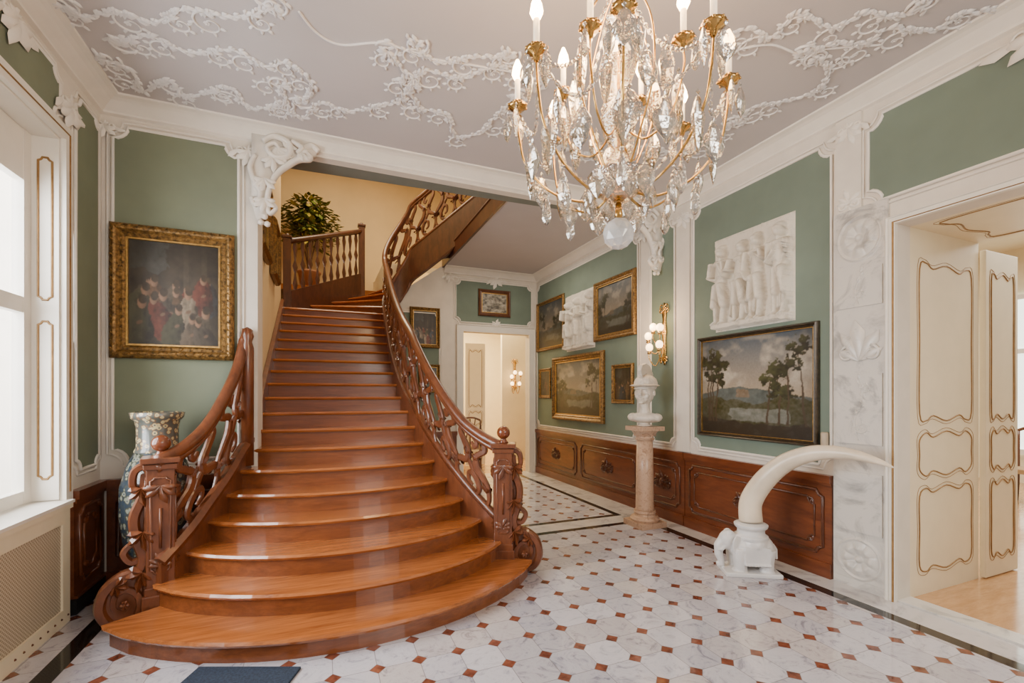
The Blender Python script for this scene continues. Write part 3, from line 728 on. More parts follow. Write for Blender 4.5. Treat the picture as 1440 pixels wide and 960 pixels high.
for P, u, v, s, a in ((PB, -.60, 3.60, .10, -PI/2), (PB, -1.58, 3.60, .08, -PI/2), (PR, 4.09, 3.55, .11, -PI/2), (PR, 2.30, 3.60, .10, -PI/2), (PR, 1.25, 3.62, .16, -PI/2), (PL, 3.99, 3.45, .12, -PI/2), (PL, 3.4, 3.60, .13, -PI/2), (PR, 2.30, 3.0, .09, PI/2), (PF, 2.1, 3.65, .1, -PI/2), (PF, 3.0, 3.66, .13, -PI/2), (PF, 3.0, 2.80, .09, PI/2), (PR, 4.80, 3.60, .1, -PI/2)):
    mb = MB(); acanthus(mb, P, u, v, a, s*1.5, .02, 5); acanthus(mb, P, u, v, a+PI, s*.6, .02, 3)
    for sd in (1, -1):
        sp = spiral(u+sd*s*.55, v, s*.4, s*.08, PI/2+sd*PI/2, sd*1.2); mb.tube([P(x, y, .025) for x, y in sp], [.012, .006], 5)
        leaf(mb, P, u+sd*s*.6, v, a+sd*1.1, s*1.2, s*.4, .02, .02)
    trim(mb, M['stucco'], True)
# =================================================================== STUCCO BRACKETS under the beam
def bracket(u0, sd, vt=3.66, k=.98, kv=.86):
    mb = MB(); Wv = (0, 1, 0)
    def T(pts, r, n=.05, fl=1.6):
        c = cat([(u0+sd*a*k, vt+b*kv, 0) for a, b in pts], 6)
        mb.tube([PB(p.x, p.y, n) for p in c], [q*.8 for q in r], 8, W=Wv, flat=fl)
    web = [(-.02, .10), (.50, .08), (.50, .0), (.42, -.04), (.30, -.10), (.19, -.20), (.12, -.36), (.09, -.55), (.10, -.70), (.02, -.76), (-.02, -.6)]
    mb.prism([PB(u0+sd*a*k, vt+b*kv, -.02) for a, b in web], (0, -.08, 0))
    T([(.52, .03), (.46, .08), (.40, .02), (.45, -.05), (.36, -.08), (.27, -.16), (.18, -.27), (.12, -.42), (.10, -.58), (.12, -.68), (.17, -.62), (.13, -.56)], [.03, .035, .03, .02])
    T([(.07, .02), (.16, .09), (.28, .04), (.27, -.08), (.17, -.12), (.10, -.04), (.16, .02), (.20, -.03)], [.026, .032, .024, .016], .08)
    T([(.01, -.12), (-.03, -.25), (.01, -.4), (.05, -.5), (.01, -.62), (-.02, -.55)], [.024, .030, .022], .06)
    T([(.30, .07), (.38, .02), (.34, -.04)], [.022, .028, .018], .09)
    Pn = lambda u, v, n: PB(u, v, .08+n)
    for i in range(5): leaf(mb, Pn, u0+sd*.17*k, vt-.02, (-.2-.45*i) if sd > 0 else PI+.2+.45*i, .15, .05, .02, 0, .2*sd)
    for (a, b, an, s) in ((.14, -.12, -1.2, .14), (.24, .0, .3, .11), (.08, -.35, -1.6, .14), (.36, -.02, -.4, .10), (.08, -.55, -1.5, .13)):
        acanthus(mb, Pn, u0+sd*a*k, vt+b*kv, an if sd > 0 else PI-an, s, 0, 5)
    for (a, b) in ((.08, -.72), (.05, -.78), (.10, -.79)): mb.ball(PB(u0+sd*a, vt+b*kv, .05), .028, 1)
    trim(mb, M['stucco'], True)
bracket(-.55, 1); bracket(XR-.02, -1, k=1.1)
# =================================================================== STAIRCASE
ST = thing('staircase', 'grand winding wooden staircase with carved openwork balustrades and bowed lower steps', 'staircase', (.2, 3.4, 0))
going = .271; NS = 19
zz_list = [.13, .275, .425]
bow = [.60, .50, .40, .31, .23, .16, .10, .05]+[0]*20
RX = [1.56, 1.37, 1.25, 1.14, 1.05, .98, .92, .88, .85, .82, .81, .81, .815, .825, .84, .855, .87, .885, .90]
LX = [-1.18, -.98, -.86, -.77, -.69, -.63, -.585, -.56]+[-.55]*20
N = 21; fronts = []; zs = []
for k in range(NS):
    yc = 2.83+going*k; pts = []
    for i in range(N):
        v = -1+2*i/(N-1)
        e = (1-math.sqrt(1-.93*v*v))/(1-math.sqrt(.07)); sh = .45*e+.55*v*v
        pts.append((LX[k]+(RX[k]-LX[k])*(v+1)/2, yc+bow[k]*sh))
    fronts.append(pts); zs.append(zz_list[k] if k < 3 else .15*(k+1)-.02)
ri = .30; cx, cy = .90+ri, 2.83+going*(NS-1)
TH = 140.0; NW = 8; wr = .135
def radial(d):
    th = math.radians(d)
    ro = float(np.interp(d, [0, 17.5, 35, 52.5, 70, 87.5, 140], [1.75, 1.83, 1.80, 1.62, 1.38, .50, .50]))
    return (cx-ro*math.cos(th), cy+ro*math.sin(th)), (cx-ri*math.cos(th), cy+ri*math.sin(th))
for i in range(1, NW+1):
    d = TH*i/NW; o, q = radial(d)
    fronts.append([(o[0]+(q[0]-o[0])*j/(N-1), o[1]+(q[1]-o[1])*j/(N-1)) for j in range(N)]); zs.append(zs[-1]+wr)
dirx, diry = math.sin(math.radians(TH)), math.cos(math.radians(TH))
ox_, oy_ = -diry, dirx
base_q = fronts[-1][-1]
ND = 9
for j in range(1, ND+1):
    q = (base_q[0]+dirx*going*j, base_q[1]+diry*going*j)
    o = (q[0]+ox_*.9, q[1]+oy_*.9) if zs[-1]+wr > 4.2 else (q[0]+ox_*.2, q[1]+oy_*.2)
    fronts.append([(o[0]+(q[0]-o[0])*i/(N-1), o[1]+(q[1]-o[1])*i/(N-1)) for i in range(N)]); zs.append(zs[-1]+wr)
def offs(pts, d):
    out = []
    for i, p in enumerate(pts):
        a = pts[max(i-1, 0)]; b = pts[min(i+1, len(pts)-1)]
        dx, dy = b[0]-a[0], b[1]-a[1]; L = math.hypot(dx, dy) or 1
        out.append((p[0]+dy/L*d, p[1]-dx/L*d))
    return out
NT_ = len(fronts)
for k in range(NT_):
    f = fronts[k]; nx = fronts[k+1] if k+1 < NT_ else offs(f, -.28)
    z = zs[k]
    fo = offs(f, .028)
    if k < 3: fo[0] = (fo[0][0]-.02, fo[0][1]+.02); fo[-1] = (fo[-1][0]+.02, fo[-1][1]+.02)
    nb = offs(nx, -.02)
    mb = MB()
    top = [mb.bm.verts.new((x, y, z)) for x, y in fo]; topb = [mb.bm.verts.new((x, y, z)) for x, y in nb]
    mid = [mb.bm.verts.new((x, y, z-.016)) for x, y in offs(f, .038)]
    bot = [mb.bm.verts.new((x, y, z-.032)) for x, y in fo]; botb = [mb.bm.verts.new((x, y, z-.032)) for x, y in nb]
    for i in range(N-1):
        mb.face([top[i], top[i+1], topb[i+1], topb[i]]); mb.face([bot[i], botb[i], botb[i+1], bot[i+1]])
        mb.face([top[i], mid[i], mid[i+1], top[i+1]]); mb.face([mid[i], bot[i], bot[i+1], mid[i+1]])
        mb.face([topb[i], topb[i+1], botb[i+1], botb[i]])
    for i in (0, N-1): mb.face([top[i], topb[i], botb[i], bot[i], mid[i]])
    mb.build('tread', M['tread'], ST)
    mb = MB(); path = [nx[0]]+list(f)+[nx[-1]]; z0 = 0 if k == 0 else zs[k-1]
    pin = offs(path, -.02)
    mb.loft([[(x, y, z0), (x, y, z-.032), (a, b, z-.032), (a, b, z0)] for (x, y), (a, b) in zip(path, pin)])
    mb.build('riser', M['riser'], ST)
rs = [(f[-1][0], f[-1][1], z) for f, z in zip(fronts, zs)]
ls = [(f[0][0], f[0][1], z) for f, z in zip(fronts, zs)]
def side(pts, n=5): return cat(pts, n)
def nrm(path, i):
    a = path[max(i-1, 0)]; b = path[min(i+1, len(path)-1)]; t = V3((b.x-a.x, b.y-a.y, 0)).normalized(); return V3((t.y, -t.x, 0))
def ribbon(mb, path, zlo, zhi, off0, off1, zmin=None):
    rings = []
    n = len(path)
    for i, p in enumerate(path):
        nn = nrm(path, i)
        lo = p.z+(zlo(i/(n-1)) if callable(zlo) else zlo); hi = p.z+(zhi(i/(n-1)) if callable(zhi) else zhi)
        if zmin is not None: lo = max(lo, zmin)
        A = V3((p.x, p.y, 0))+nn*off0; B = V3((p.x, p.y, 0))+nn*off1
        rings.append([(A.x, A.y, lo), (B.x, B.y, lo), (B.x, B.y, hi), (A.x, A.y, hi)])
    mb.loft(rings)
Rp = side(rs[1:]); Lp = side(ls[1:6]+[(-.585, 4.50, .98)])
wf_ = (NS-2)/(NT_-2)
def lo_f(t): return -.30 if t < wf_ else -.30-.16*min(1, (t-wf_)/.16)
def hi_f(t): return .13 if t < wf_ else .13-.05*min(1, (t-wf_)/.12)
nR = len(Rp)-1
i_sp = int(wf_*nR)
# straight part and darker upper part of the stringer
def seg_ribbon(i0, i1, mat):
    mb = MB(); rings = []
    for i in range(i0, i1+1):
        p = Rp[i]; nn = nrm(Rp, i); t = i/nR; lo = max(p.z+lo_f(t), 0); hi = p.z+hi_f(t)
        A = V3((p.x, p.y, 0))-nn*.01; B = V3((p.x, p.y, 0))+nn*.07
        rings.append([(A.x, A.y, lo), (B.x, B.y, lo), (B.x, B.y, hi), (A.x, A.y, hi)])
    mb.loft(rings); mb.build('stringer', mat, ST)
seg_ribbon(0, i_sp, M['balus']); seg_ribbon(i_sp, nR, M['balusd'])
def mould(i0, i1, mat, fns):
    mb = MB()
    for fn, rr_ in fns:
        mb.tube([V3((Rp[i].x, Rp[i].y, max(Rp[i].z+fn(i/nR), .03)))+nrm(Rp, i)*.045 for i in range(i0, i1+1)], rr_, 6)
    mb.build('stringer_moulding', mat, ST, True)
mould(0, i_sp, M['balus'], ((lambda t: hi_f(t)+.01, .038), (lambda t: -.02, .014), (lambda t: lo_f(t)+.03, .018)))
mould(i_sp, nR, M['balus'], ((lambda t: hi_f(t)+.01, .036), (lambda t: -.05, .014), (lambda t: lo_f(t)+.12, .012), (lambda t: lo_f(t)+.02, .026)))
mb = MB(); ribbon(mb, Lp, -.34, .13, -.07, .01, 0.0); mb.tube([p+V3((0, 0, .14)) for p in Lp], .042, 6); mb.build('stringer', M['balus'], ST)
mb = MB(); ribbon(mb, side(rs[2:NS]), lambda t: -20, -.29, .0, .04, 0.0); mb.build('side_panel', M['dado'], ST)
mb = MB(); ribbon(mb, side([(XS+.03, 4.9, 1.18), (XS+.03, 5.6, 1.57), (XS+.03, 6.4, 2.01), (XS+.03, 7.7, 2.73)]), -.05, .22, -.025, .02); mb.build('wall_string', M['balus'], ST)
mb = MB(); rings = []
for k in range(NS-1, NT_):
    A = V3((rs[k][0], rs[k][1], zs[k]-(.30 if k < NS+2 else .42))); B = V3((ls[k][0], ls[k][1], zs[k]-.26))
    rings.append([A, B, B+V3((0, 0, .03)), A+V3((0, 0, .03))])
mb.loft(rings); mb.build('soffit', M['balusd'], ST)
mb = MB(); mb.box(1.965, 1.999, YB+.36, 8.03, CEIL-.015, CEIL+.20); mb.tube([(1.975, YB+.36, CEIL+.20), (1.975, 8.03, CEIL+.20)], .025, 6); mb.build('edge_board', M['balusd'], ST)
def railpath(base, offk): return [V3((x, y, z+o)) for (x, y, z), o in zip(base, offk)]
offR = [.79, .72, .68, .70, .73, .77, .81, .84]+[.86]*60
def shift(path, d): return [p+nrm(path, i)*d for i, p in enumerate(path)]
RR = shift(cat(railpath(rs[1:], offR), 5), .03)
LR = shift(cat(railpath(ls[1:6]+[(-.60, 4.46, .98)], [.79, .72, .69, .75, .84, .97]), 5), -.03)
def handrail(path):
    mb = MB(); mb.tube(path, .042, 10); mb.tube([p-V3((0, 0, .048)) for p in path], .028, 8)
    return mb.build('handrail', M['balus'], ST, True)
handrail(RR)
handrail(LR+[V3((-.61, 4.47, 2.0)), V3((-.60, 4.47, 2.06))])
mb = MB(); mb.lathe([(.0, .9), (.05, .9), (.05, 1.9), (.035, 1.95), (.05, 2.0), (.035, 2.06), (.0, 2.08)], (-.60, 4.45, 0), 12); mb.build('end_post', M['balus'], ST, True)
unitA = [
 ([(.10, 0), (.0, .14), (.03, .32), (.18, .42), (.34, .50), (.38, .66), (.25, .78), (.12, .88), (.16, 1.0)], [.018, .034, .024]),
 ([(.90, 0), (1.0, .14), (.97, .32), (.82, .42), (.66, .50), (.62, .66), (.75, .78), (.88, .88), (.84, 1.0)], [.018, .034, .024]),
 ([(.50, .0), (.34, .08), (.28, .22), (.42, .35), (.58, .30), (.60, .17), (.48, .14)], [.022, .030, .012]),
 ([(.50, 1.0), (.36, .93), (.42, .82), (.52, .87)], [.018, .024, .012]),
 ([(.42, .35), (.50, .45), (.62, .52)], [.018, .025, .018]),
]
def alen(path):
    s = [0]
    for a, b in zip(path[:-1], path[1:]): s.append(s[-1]+math.hypot(b.x-a.x, b.y-a.y))
    return s
def balusters(base, rail, w, d, s0=.12, s1=None, unit=unitA):
    sb = alen(base); tot = sb[-1]
    s1 = s1 or tot-.03
    n = max(1, round((s1-s0)/w)); ww = (s1-s0)/n
    xs = [p.x for p in base]; ys = [p.y for p in base]; zb = [p.z+.14 for p in base]
    idx = np.arange(len(base)); ridx = np.linspace(0, len(base)-1, len(rail))
    zr = np.interp(idx, ridx, [p.z-.05 for p in rail])
    def at(sx, h):
        s = s0+sx*ww
        x, y = np.interp(s, sb, xs), np.interp(s, sb, ys); x2, y2 = np.interp(s+.03, sb, xs), np.interp(s+.03, sb, ys); x1, y1 = np.interp(s-.03, sb, xs), np.interp(s-.03, sb, ys)
        t = V3((x2-x1, y2-y1, 0)).normalized(); lo, hi = np.interp(s, sb, zb), np.interp(s, sb, zr); nn = V3((t.y, -t.x, 0))
        return V3((x, y, lo+(hi-lo)*h))+nn*d, nn
    for k in range(n):
        mb = MB()
        for pts, r in unit:
            c = cat([(a, b, 0) for a, b in pts], 6); q = []; Wn = []
            for p in c:
                pt, nn = at(k+p.x, p.y); q.append(pt); Wn.append(nn)
            mb.tube(q, r, W=Wn, flat=.62, sec=BOXSEC)
        for (a, b, an, s_) in ((.03, .25, 1.2, .08), (.97, .25, 1.9, .08), (.38, .62, 1.5, .06), (.62, .62, 1.6, .06), (.34, .1, 1.0, .05)):
            for sd in (1, -1):
                def PP(u, v, n_, sd=sd, k=k):
                    pt, nn = at(k+u/ww, 0); lo_ = pt.z; return V3((pt.x, pt.y, lo_+v))+nn*(sd*(.019+n_))
                hh = (at(k+a, 1)[0].z-at(k+a, 0)[0].z)
                acanthus(mb, PP, a*ww, b*hh, an, s_, 0, 3)
        mb.build('baluster', M['balus'], ST)
balusters(Rp, RR, .38, .03)
balusters(Lp, LR, .40, -.03, .10)
pA, pB = V3((-.52, 7.85, 3.04)), V3((.66, 8.95, 3.72))
OP = [pA.lerp(pB, i/12) for i in range(13)]; OR = [p+V3((0, 0, .84)) for p in OP]
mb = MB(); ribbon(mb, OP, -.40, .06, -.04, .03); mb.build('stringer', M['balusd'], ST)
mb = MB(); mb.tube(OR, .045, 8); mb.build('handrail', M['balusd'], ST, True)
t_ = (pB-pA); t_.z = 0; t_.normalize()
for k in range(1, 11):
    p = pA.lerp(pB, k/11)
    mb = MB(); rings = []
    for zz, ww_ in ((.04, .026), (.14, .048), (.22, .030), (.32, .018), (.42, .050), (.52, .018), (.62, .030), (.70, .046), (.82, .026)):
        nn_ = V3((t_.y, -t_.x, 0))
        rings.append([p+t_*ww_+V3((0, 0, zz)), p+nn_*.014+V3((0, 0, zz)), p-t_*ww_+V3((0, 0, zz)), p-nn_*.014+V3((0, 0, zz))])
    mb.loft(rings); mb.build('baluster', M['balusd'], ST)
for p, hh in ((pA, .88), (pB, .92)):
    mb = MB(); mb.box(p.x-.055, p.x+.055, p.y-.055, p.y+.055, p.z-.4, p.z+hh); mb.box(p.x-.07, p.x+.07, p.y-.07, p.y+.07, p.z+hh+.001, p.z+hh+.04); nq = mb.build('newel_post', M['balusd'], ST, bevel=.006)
    mb = MB(); mb.ball((p.x, p.y, p.z+hh+.05), .035, 2); mb.build('finial', M['balusd'], nq, True)
def newel(x, y, ox, oy, zt=1.06, s=1.0):
    L = math.hypot(ox, oy); ox /= L; oy /= L; o = V3((ox, oy, 0)); sv = V3((-oy, ox, 0)); z = V3((0, 0, 1)); c = V3((x, y, 0))
    mb = MB(); w = .076
    mb.obox(c+z*.10, o*(w+.02), sv*(w+.02), z*.10); mb.obox(c+z*.22, o*(w+.008), sv*(w+.008), z*.03)
    mb.obox(c+z*((zt+.24)/2), o*w, sv*w, z*((zt-.24)/2))
    mb.obox(c+z*(zt+.012), o*(w+.03), sv*(w+.03), z*.018); mb.obox(c+z*(zt-.03), o*(w+.014), sv*(w+.014), z*.018)
    nw = mb.build('newel_post', M['balus'], ST, bevel=.006)
    mb = MB()
    for d1, d2 in ((o, sv), (sv, o), (-sv, o), (-o, sv)):
        PP = lambda u, v, n, d1=d1, d2=d2: c+d2*u+z*v+d1*(w+n)
        mb.tube([PP(a, b, .002) for a, b in notch(-.052, .052, .34, zt-.10, .02)], .007, 6, closed=True)
        acanthus(mb, PP, 0, zt-.15, -PI/2, .13, .002, 5); acanthus(mb, PP, 0, .38, PI/2, .10, .002, 5)
        mb.tube([PP(0, zt-.3, .003), PP(0, .5, .003)], [.010, .015, .008], 6)
    mb.build('carving', M['balus'], nw, True)
    mb = MB(); mb.lathe([(.0, 0), (.045, 0), (.03, .02), (.022, .035), (.034, .05), (.0, .055)], c+z*(zt+.03), 20); mb.ball(c+z*(zt+.118), .056, 3); mb.build('ball_finial', M['ball'], nw, True)
    mb = MB()
    def T(pts, r, fl=1.9):
        q = cat([(a*s, b, 0) for a, b in pts], 6); mb.tube([c+o*p.x+z*p.y for p in q], [k*.8 for k in r], W=sv, flat=fl, sec=BOXSEC)
    web = [(.05, 1.02), (.14, .98), (.15, .86), (.17, .70), (.14, .56), (.12, .44), (.14, .36), (.22, .33), (.32, .27), (.39, .18), (.37, .07), (.26, .02), (.05, .0)]
    mb.prism([c+o*a*s+z*b-sv*.028 for a, b in web], sv*.056)
    T([(.14, .88), (.19, .91), (.18, 1.0), (.11, 1.03), (.07, .95), (.13, .82), (.18, .70), (.16, .56), (.12, .44), (.16, .36), (.27, .33), (.37, .26), (.40, .15), (.34, .055), (.23, .035), (.145, .10), (.15, .20), (.23, .255), (.305, .22), (.31, .145), (.25, .115), (.215, .155), (.245, .19)], [.022, .030, .038, .040, .038, .040, .036, .030, .022, .016])
    T([(.11, .44), (.20, .42), (.25, .48), (.20, .53), (.16, .50)], [.028, .026, .016]); T([(.09, .70), (.10, .55), (.09, .30), (.08, .05)], [.03, .03, .05])
    for a, b, r in ((.17, .75, .024), (.185, .66, .022)): mb.ball(c+o*a*s+z*b, r, 1)
    for sd in (1, -1):
        PP = lambda u, v, n, sd=sd: c+o*u*s+z*v+sv*sd*(.060+n)
        acanthus(mb, PP, .12, .62, -1.5, .15, 0, 5); acanthus(mb, PP, .13, .90, -1.5, .13, 0, 5)
        acanthus(mb, PP, .12, .36, -1.0, .14, 0, 5); flower(mb, PP, .238, .165, .035, 0); acanthus(mb, PP, .30, .30, -2.6, .10, 0, 5)
    mb.build('scroll', M['balus'], nw)
    return nw
newel(1.42, 3.62, 1, -.45, s=.76); newel(-1.0, 3.70, -1, -.22, s=.76)
# =================================================================== DOORMAT
a = Vector((.51, -.21, 0)).normalized(); bb = V3((a.y, -a.x, 0))
p0 = V3((-.63, 2.96, 0))
mb = MB(); mb.prism([p0, p0+a*.56, p0+a*.56+bb*.9, p0+bb*.9], (0, 0, .014))
dm = mb.build('doormat', M['mat'], bevel=.004); tag(dm, 'dark blue rectangular doormat in front of the lowest stair step', 'mat')
# =================================================================== PICTURES
def rwrect(pl, pr, yt, yb):
    Y0, z1 = rw(pr, yt); _, z0 = rw(pr, yb); Y1, _ = rw(pl, yt); return Y0, Y1, z0, z1
picture(PB, -1.54, -.70, 1.79, 2.85, .105, .06, lambda S, T: img_fig(S, T, 5, 18, .06, .48, sc=1.7, br=.85), 'dark group-of-figures painting in a wide gilt frame, on the green panel left of the stairs', False, knobs=True, nu=170, nv=200)
picture(PR, 2.53, 3.85, 1.06, 2.12, .045, .05, lambda S, T: img_land(S, T, 31, 1.0, 8), 'large landscape painting in a thin black and gold frame, above the tusk', True, m=M['ebon'], nu=220, nv=170)
a_ = rwrect(757, 795, 412, 488); picture(PR, *a_, .055, .04, lambda S, T: img_land(S, T, 41, .45, 5), 'small upright dark painting nearest the far doorway, left of the pale relief', True)
a_ = rwrect(838, 897, 376, 470); picture(PR, *a_, .08, .05, lambda S, T: img_land(S, T, 42, .5, 9), 'gilt framed woodland painting hung highest, right of the pale relief in the hall', True)
a_ = rwrect(760, 776, 517, 560); picture(PR, *a_, .05, .03, lambda S, T: img_fig(S, T, 43, 7), 'smallest dark framed picture on the hall wall, left of the wide landscape', True)
a_ = rwrect(780, 852, 492, 596); picture(PR, *a_, .10, .06, lambda S, T: img_land(S, T, 44, .7, 6), 'wide landscape in a heavy gilt frame just above the hall wainscot', True, nu=120)
a_ = rwrect(863, 893, 510, 568); picture(PR, *a_, .05, .04, lambda S, T: img_fig(S, T, 45, 5, .15, .5, sc=2.2), 'small upright gilt framed figure picture directly left of the marble bust', True)
(x0_, z1_), (x1_, z0_) = yw(672, 406, YF), yw(717, 447, YF)
picture(PF, x0_, x1_, z0_, z1_, .07, .05, lambda S, T: img_grey(S, T, 46), 'small framed grey relief picture above the far doorway', False, m=M['darkwood'])
(x0_, z1_), (x1_, z0_) = yw(576, 431, YF), yw(618, 490, YF)
picture(PF, x0_, x1_, z0_, z1_, .06, .05, lambda S, T: img_fig(S, T, 47, 10, .1, .6, sc=1.3, br=1), 'gilt framed figure painting on the far wall right behind the stair rail', False)
(x0_, z1_), (x1_, z0_) = yw(588, 512, YF), yw(618, 552, YF)
picture(PF, x0_, x1_, z0_, z1_, .05, .04, lambda S, T: img_land(S, T, 48, .6, 4), 'small gilt framed picture on the far wall, below the figure painting', False)
for (y0, y1, z0, z1, sd, lb) in ((4.95, 5.75, 2.95, 3.75, 51, 'nearer gilt framed painting on the stairwell side wall beneath the plaster bracket'), (6.15, 6.8, 2.95, 3.65, 52, 'farther gilt framed painting on the stairwell side wall beside the upper steps')):
    picture(PS, y0, y1, z0, z1, .10, .07, lambda S, T, sd=sd: img_fig(S, T, sd, 9), lb, False)
def plaque(Y0, Y1, z0, z1, n, seed, label):
    L = figures(n, seed); asp = (Y1-Y0)/(z1-z0)
    def f(S, T):
        b = .035+.004*fbm(S, T, seed, 5, 20); h = caps(S, T, L, asp, 0)
        h = np.maximum(h, 0)+b
        ed = np.minimum(np.minimum(S, 1-S)*asp, np.minimum(T, 1-T)); cut = .022+.018*fbm(S, T, seed+3, 4, 9)
        h = np.where((T < .07) & (ed > cut), np.maximum(h, .11), h)
        return np.where(ed < cut, 0.0, h)
    mb = MB(); hfield(mb, PR, Y0, Y1, z0, z1, 170, 180, f, .012, True)
    o = mb.build('relief_plaque', M['marble'], None, True); tag(o, label, 'relief'); return o
a_ = rwrect(1008, 1120, 296, 450); plaque(*a_, 4, 61, 'large white marble relief of standing figures above the landscape painting')
a_ = rwrect(798, 838, 402, 488); plaque(*a_, 3, 62, 'smaller pale relief of figures between two hall paintings')
sy, sz = rw(1164, 626)
mb = MB(); mb.lathe([(.0, 0), (.024, 0), (.028, .01), (.028, .10), (.022, .11), (.0, .11)], (XR-.04, sy, sz), 20)
o = mb.build('wall_cylinder', M['fitting'], None, True); tag(o, 'small beige upright cylinder on the wall right of the large landscape frame', 'wall fitting')
# =================================================================== SCONCE
def sconce(P, u, v, s, label, globes=((-.13, .32), (-.05, .42), (.09, .40), (-.12, .16), (.06, .16))):
    root = thing('wall_sconce', label, 'wall lamp', P(u, v, .012))
    mb = MB(); pl = [(0, .0), (.012, .06), (.03, .16), (.02, .28), (.036, .40), (.02, .55), (.035, .64), (.012, .72), (0, .76)]
    poly = [(a, b) for a, b in pl]+[(-a, b) for a, b in reversed(pl[1:-1])]
    mb.prism([P(u+a*s, v+b*s, .012) for a, b in poly], P(0, 0, .022)-P(0, 0, 0))
    acanthus(mb, P, u, v+.10*s, -PI/2, .10*s, .03); flower(mb, P, u, v+.4*s, .04*s, .03)
    for sd in (1, -1):
        sp = spiral(u+sd*.05*s, v+.66*s, .045*s, .01, PI if sd > 0 else 0, -sd*1.1); mb.tube([P(x, y, .03) for x, y in sp], .006, 6)
        c = cat([P(u, v+.70*s, .03), P(u+sd*.05*s, v+.74*s, .03), P(u+sd*.07*s, v+.69*s, .03), P(u+sd*.02*s, v+.66*s, .03)], 4); mb.tube(c, .006, 6)
    mb.build('backplate', M['brass'], root, True)
    for a, b in globes:
        mb = MB(); q = cat([P(u, v+.25*s, .03), P(u+a*.5*s, v+(b-.22)*s, .10), P(u+a*s, v+(b-.14)*s, .16), P(u+a*s, v+(b-.05)*s, .16)], 5)
        mb.tube(q, .007, 6); mb.lathe([(.0, 0), (.03, .0), (.018, .02), (.03, .035), (.0, .04)], P(u+a*s, v+(b-.08)*s, .16), 12); ar = mb.build('arm', M['brass'], root, True)
        mb = MB(); mb.ball(P(u+a*s, v+b*s, .16), (.045, .045, .05), 2); mb.build('globe', M['globe'], ar, True)
    return root
sconce(PR, 4.40, 1.86, 1.0, 'gilt wall sconce with glowing round globes behind the marble bust', ((.13, .36), (.04, .46), (-.08, .44), (.11, .22), (-.07, .24)))
def point(name, loc, e, col, r):
    l = bpy.data.lights.new(name, 'POINT'); l.energy = e; l.color = col; l.shadow_soft_size = r; lo = bpy.data.objects.new(name, l); lo.location = loc; C.objects.link(lo)
point('sconce_light', (3.55, 4.42, 2.35), 14, (1, .66, .34), .12)
# =================================================================== PEDESTAL and BUST
px_, py_ = 3.42, 4.26
cp = thing('column_pedestal', 'round speckled stone column pedestal carrying the bust', 'pedestal', (px_, py_, 0))
mb = MB(); mb.box(px_-.17, px_+.17, py_-.17, py_+.17, 0, .06); mb.lathe([(.0, .061), (.155, .061), (.165, .085), (.15, .11), (.125, .12), (.115, .14), (.125, .155), (.12, .18), (.0, .18)], (px_, py_, 0), 32); mb.build('base', M['pink'], cp)
mb = MB(); mb.lathe([(.0, .17), (.108, .17), (.102, .20), (.098, .6), (.090, .98), (.0, .98)], (px_, py_, 0), 32); mb.build('shaft', M['pink'], cp, True)
mb = MB(); mb.lathe([(.0, .98), (.10, .98), (.112, 1.0), (.10, 1.012), (.10, 1.03), (.13, 1.06), (.15, 1.09), (.0, 1.09)], (px_, py_, 0), 32); mb.box(px_-.155, px_+.155, py_-.155, py_+.155, 1.092, 1.14)
for k in range(8):
    a_ = k*PI/4; PPc = lambda u, v, n, a_=a_: V3((px_+(.108+n)*math.cos(a_)-u*math.sin(a_), py_+(.108+n)*math.sin(a_)+u*math.cos(a_), v)); acanthus(mb, PPc, 0, 1.02, PI/2, .06, 0, 3)
mb.build('capital', M['pink'], cp)
def remesh(o, vs, sm=0):
    r = o.modifiers.new('remesh', 'REMESH'); r.mode = 'VOXEL'; r.voxel_size = vs; r.use_smooth_shade = True
    if sm:
        s = o.modifiers.new('smooth', 'SMOOTH'); s.factor = .5; s.iterations = sm
def frame_m(c, yaw): return Matrix.Translation(V3(c)) @ Matrix.Rotation(yaw, 4, 'Z')
mb = MB()
mb.ball((0, -.002, .370), (.066, .084, .100), 3); mb.ball((0, -.055, .303), (.028, .030, .026), 2)
mb.ball((0, -.034, .335), (.049, .052, .053), 2)
mb.tube([(0, -.086, .400), (0, -.122, .357)], [.009, .016], 8); mb.ball((0, -.112, .354), (.016, .012, .008), 2)
mb.ball((0, -.092, .331), (.021, .010, .006), 2); mb.ball((0, -.090, .320), (.018, .010, .006), 2); mb.ball((0, -.084, .293), (.019, .014, .014), 2)
for sd in (1, -1):
    mb.ball((sd*.03, -.086, .408), (.025, .013, .007), 2); mb.ball((sd*.028, -.070, .387), (.013, .009, .007), 2); mb.ball((sd*.034, -.060, .346), (.018, .019, .021), 2)
    mb.ball((sd*.068, .005, .370), (.010, .018, .026), 2)
mb.ball((0, .022, .450), (.084, .108, .082), 3); mb.lathe([(.0, .428), (.098, .428), (.116, .434), (.100, .443), (.0, .448)], (0, .000, 0), 24, 0, .92, 1.18)
mb.prism([(-.013, a, b) for a, b in ((-.09, .50), (-.125, .56), (-.09, .605), (.0, .625), (.09, .605), (.16, .54), (.185, .43), (.17, .33), (.13, .34), (.135, .44), (.08, .52), (.0, .54), (-.06, .52))], (.026, 0, 0))
for v in mb.bm.verts:
    v.co = V3((v.co.x*1.36, v.co.y*1.24, .215+(v.co.z-.275)*1.16))
mb.lathe([(.0, 0), (.07, 0), (.075, .010), (.055, .018), (.045, .026), (.06, .04), (.0, .05)], (0, 0, 0), 24)
mb.ball((0, .0, .082), (.165, .082, .055), 3); mb.ball((0, -.03, .078), (.12, .066, .045), 3); mb.ball((-.12, 0, .085), (.055, .058, .044), 2); mb.ball((.12, 0, .085), (.055, .058, .044), 2)
mb.tube([(0, .01, .11), (0, .0, .17), (0, -.005, .28)], [.062, .048, .050], 16)
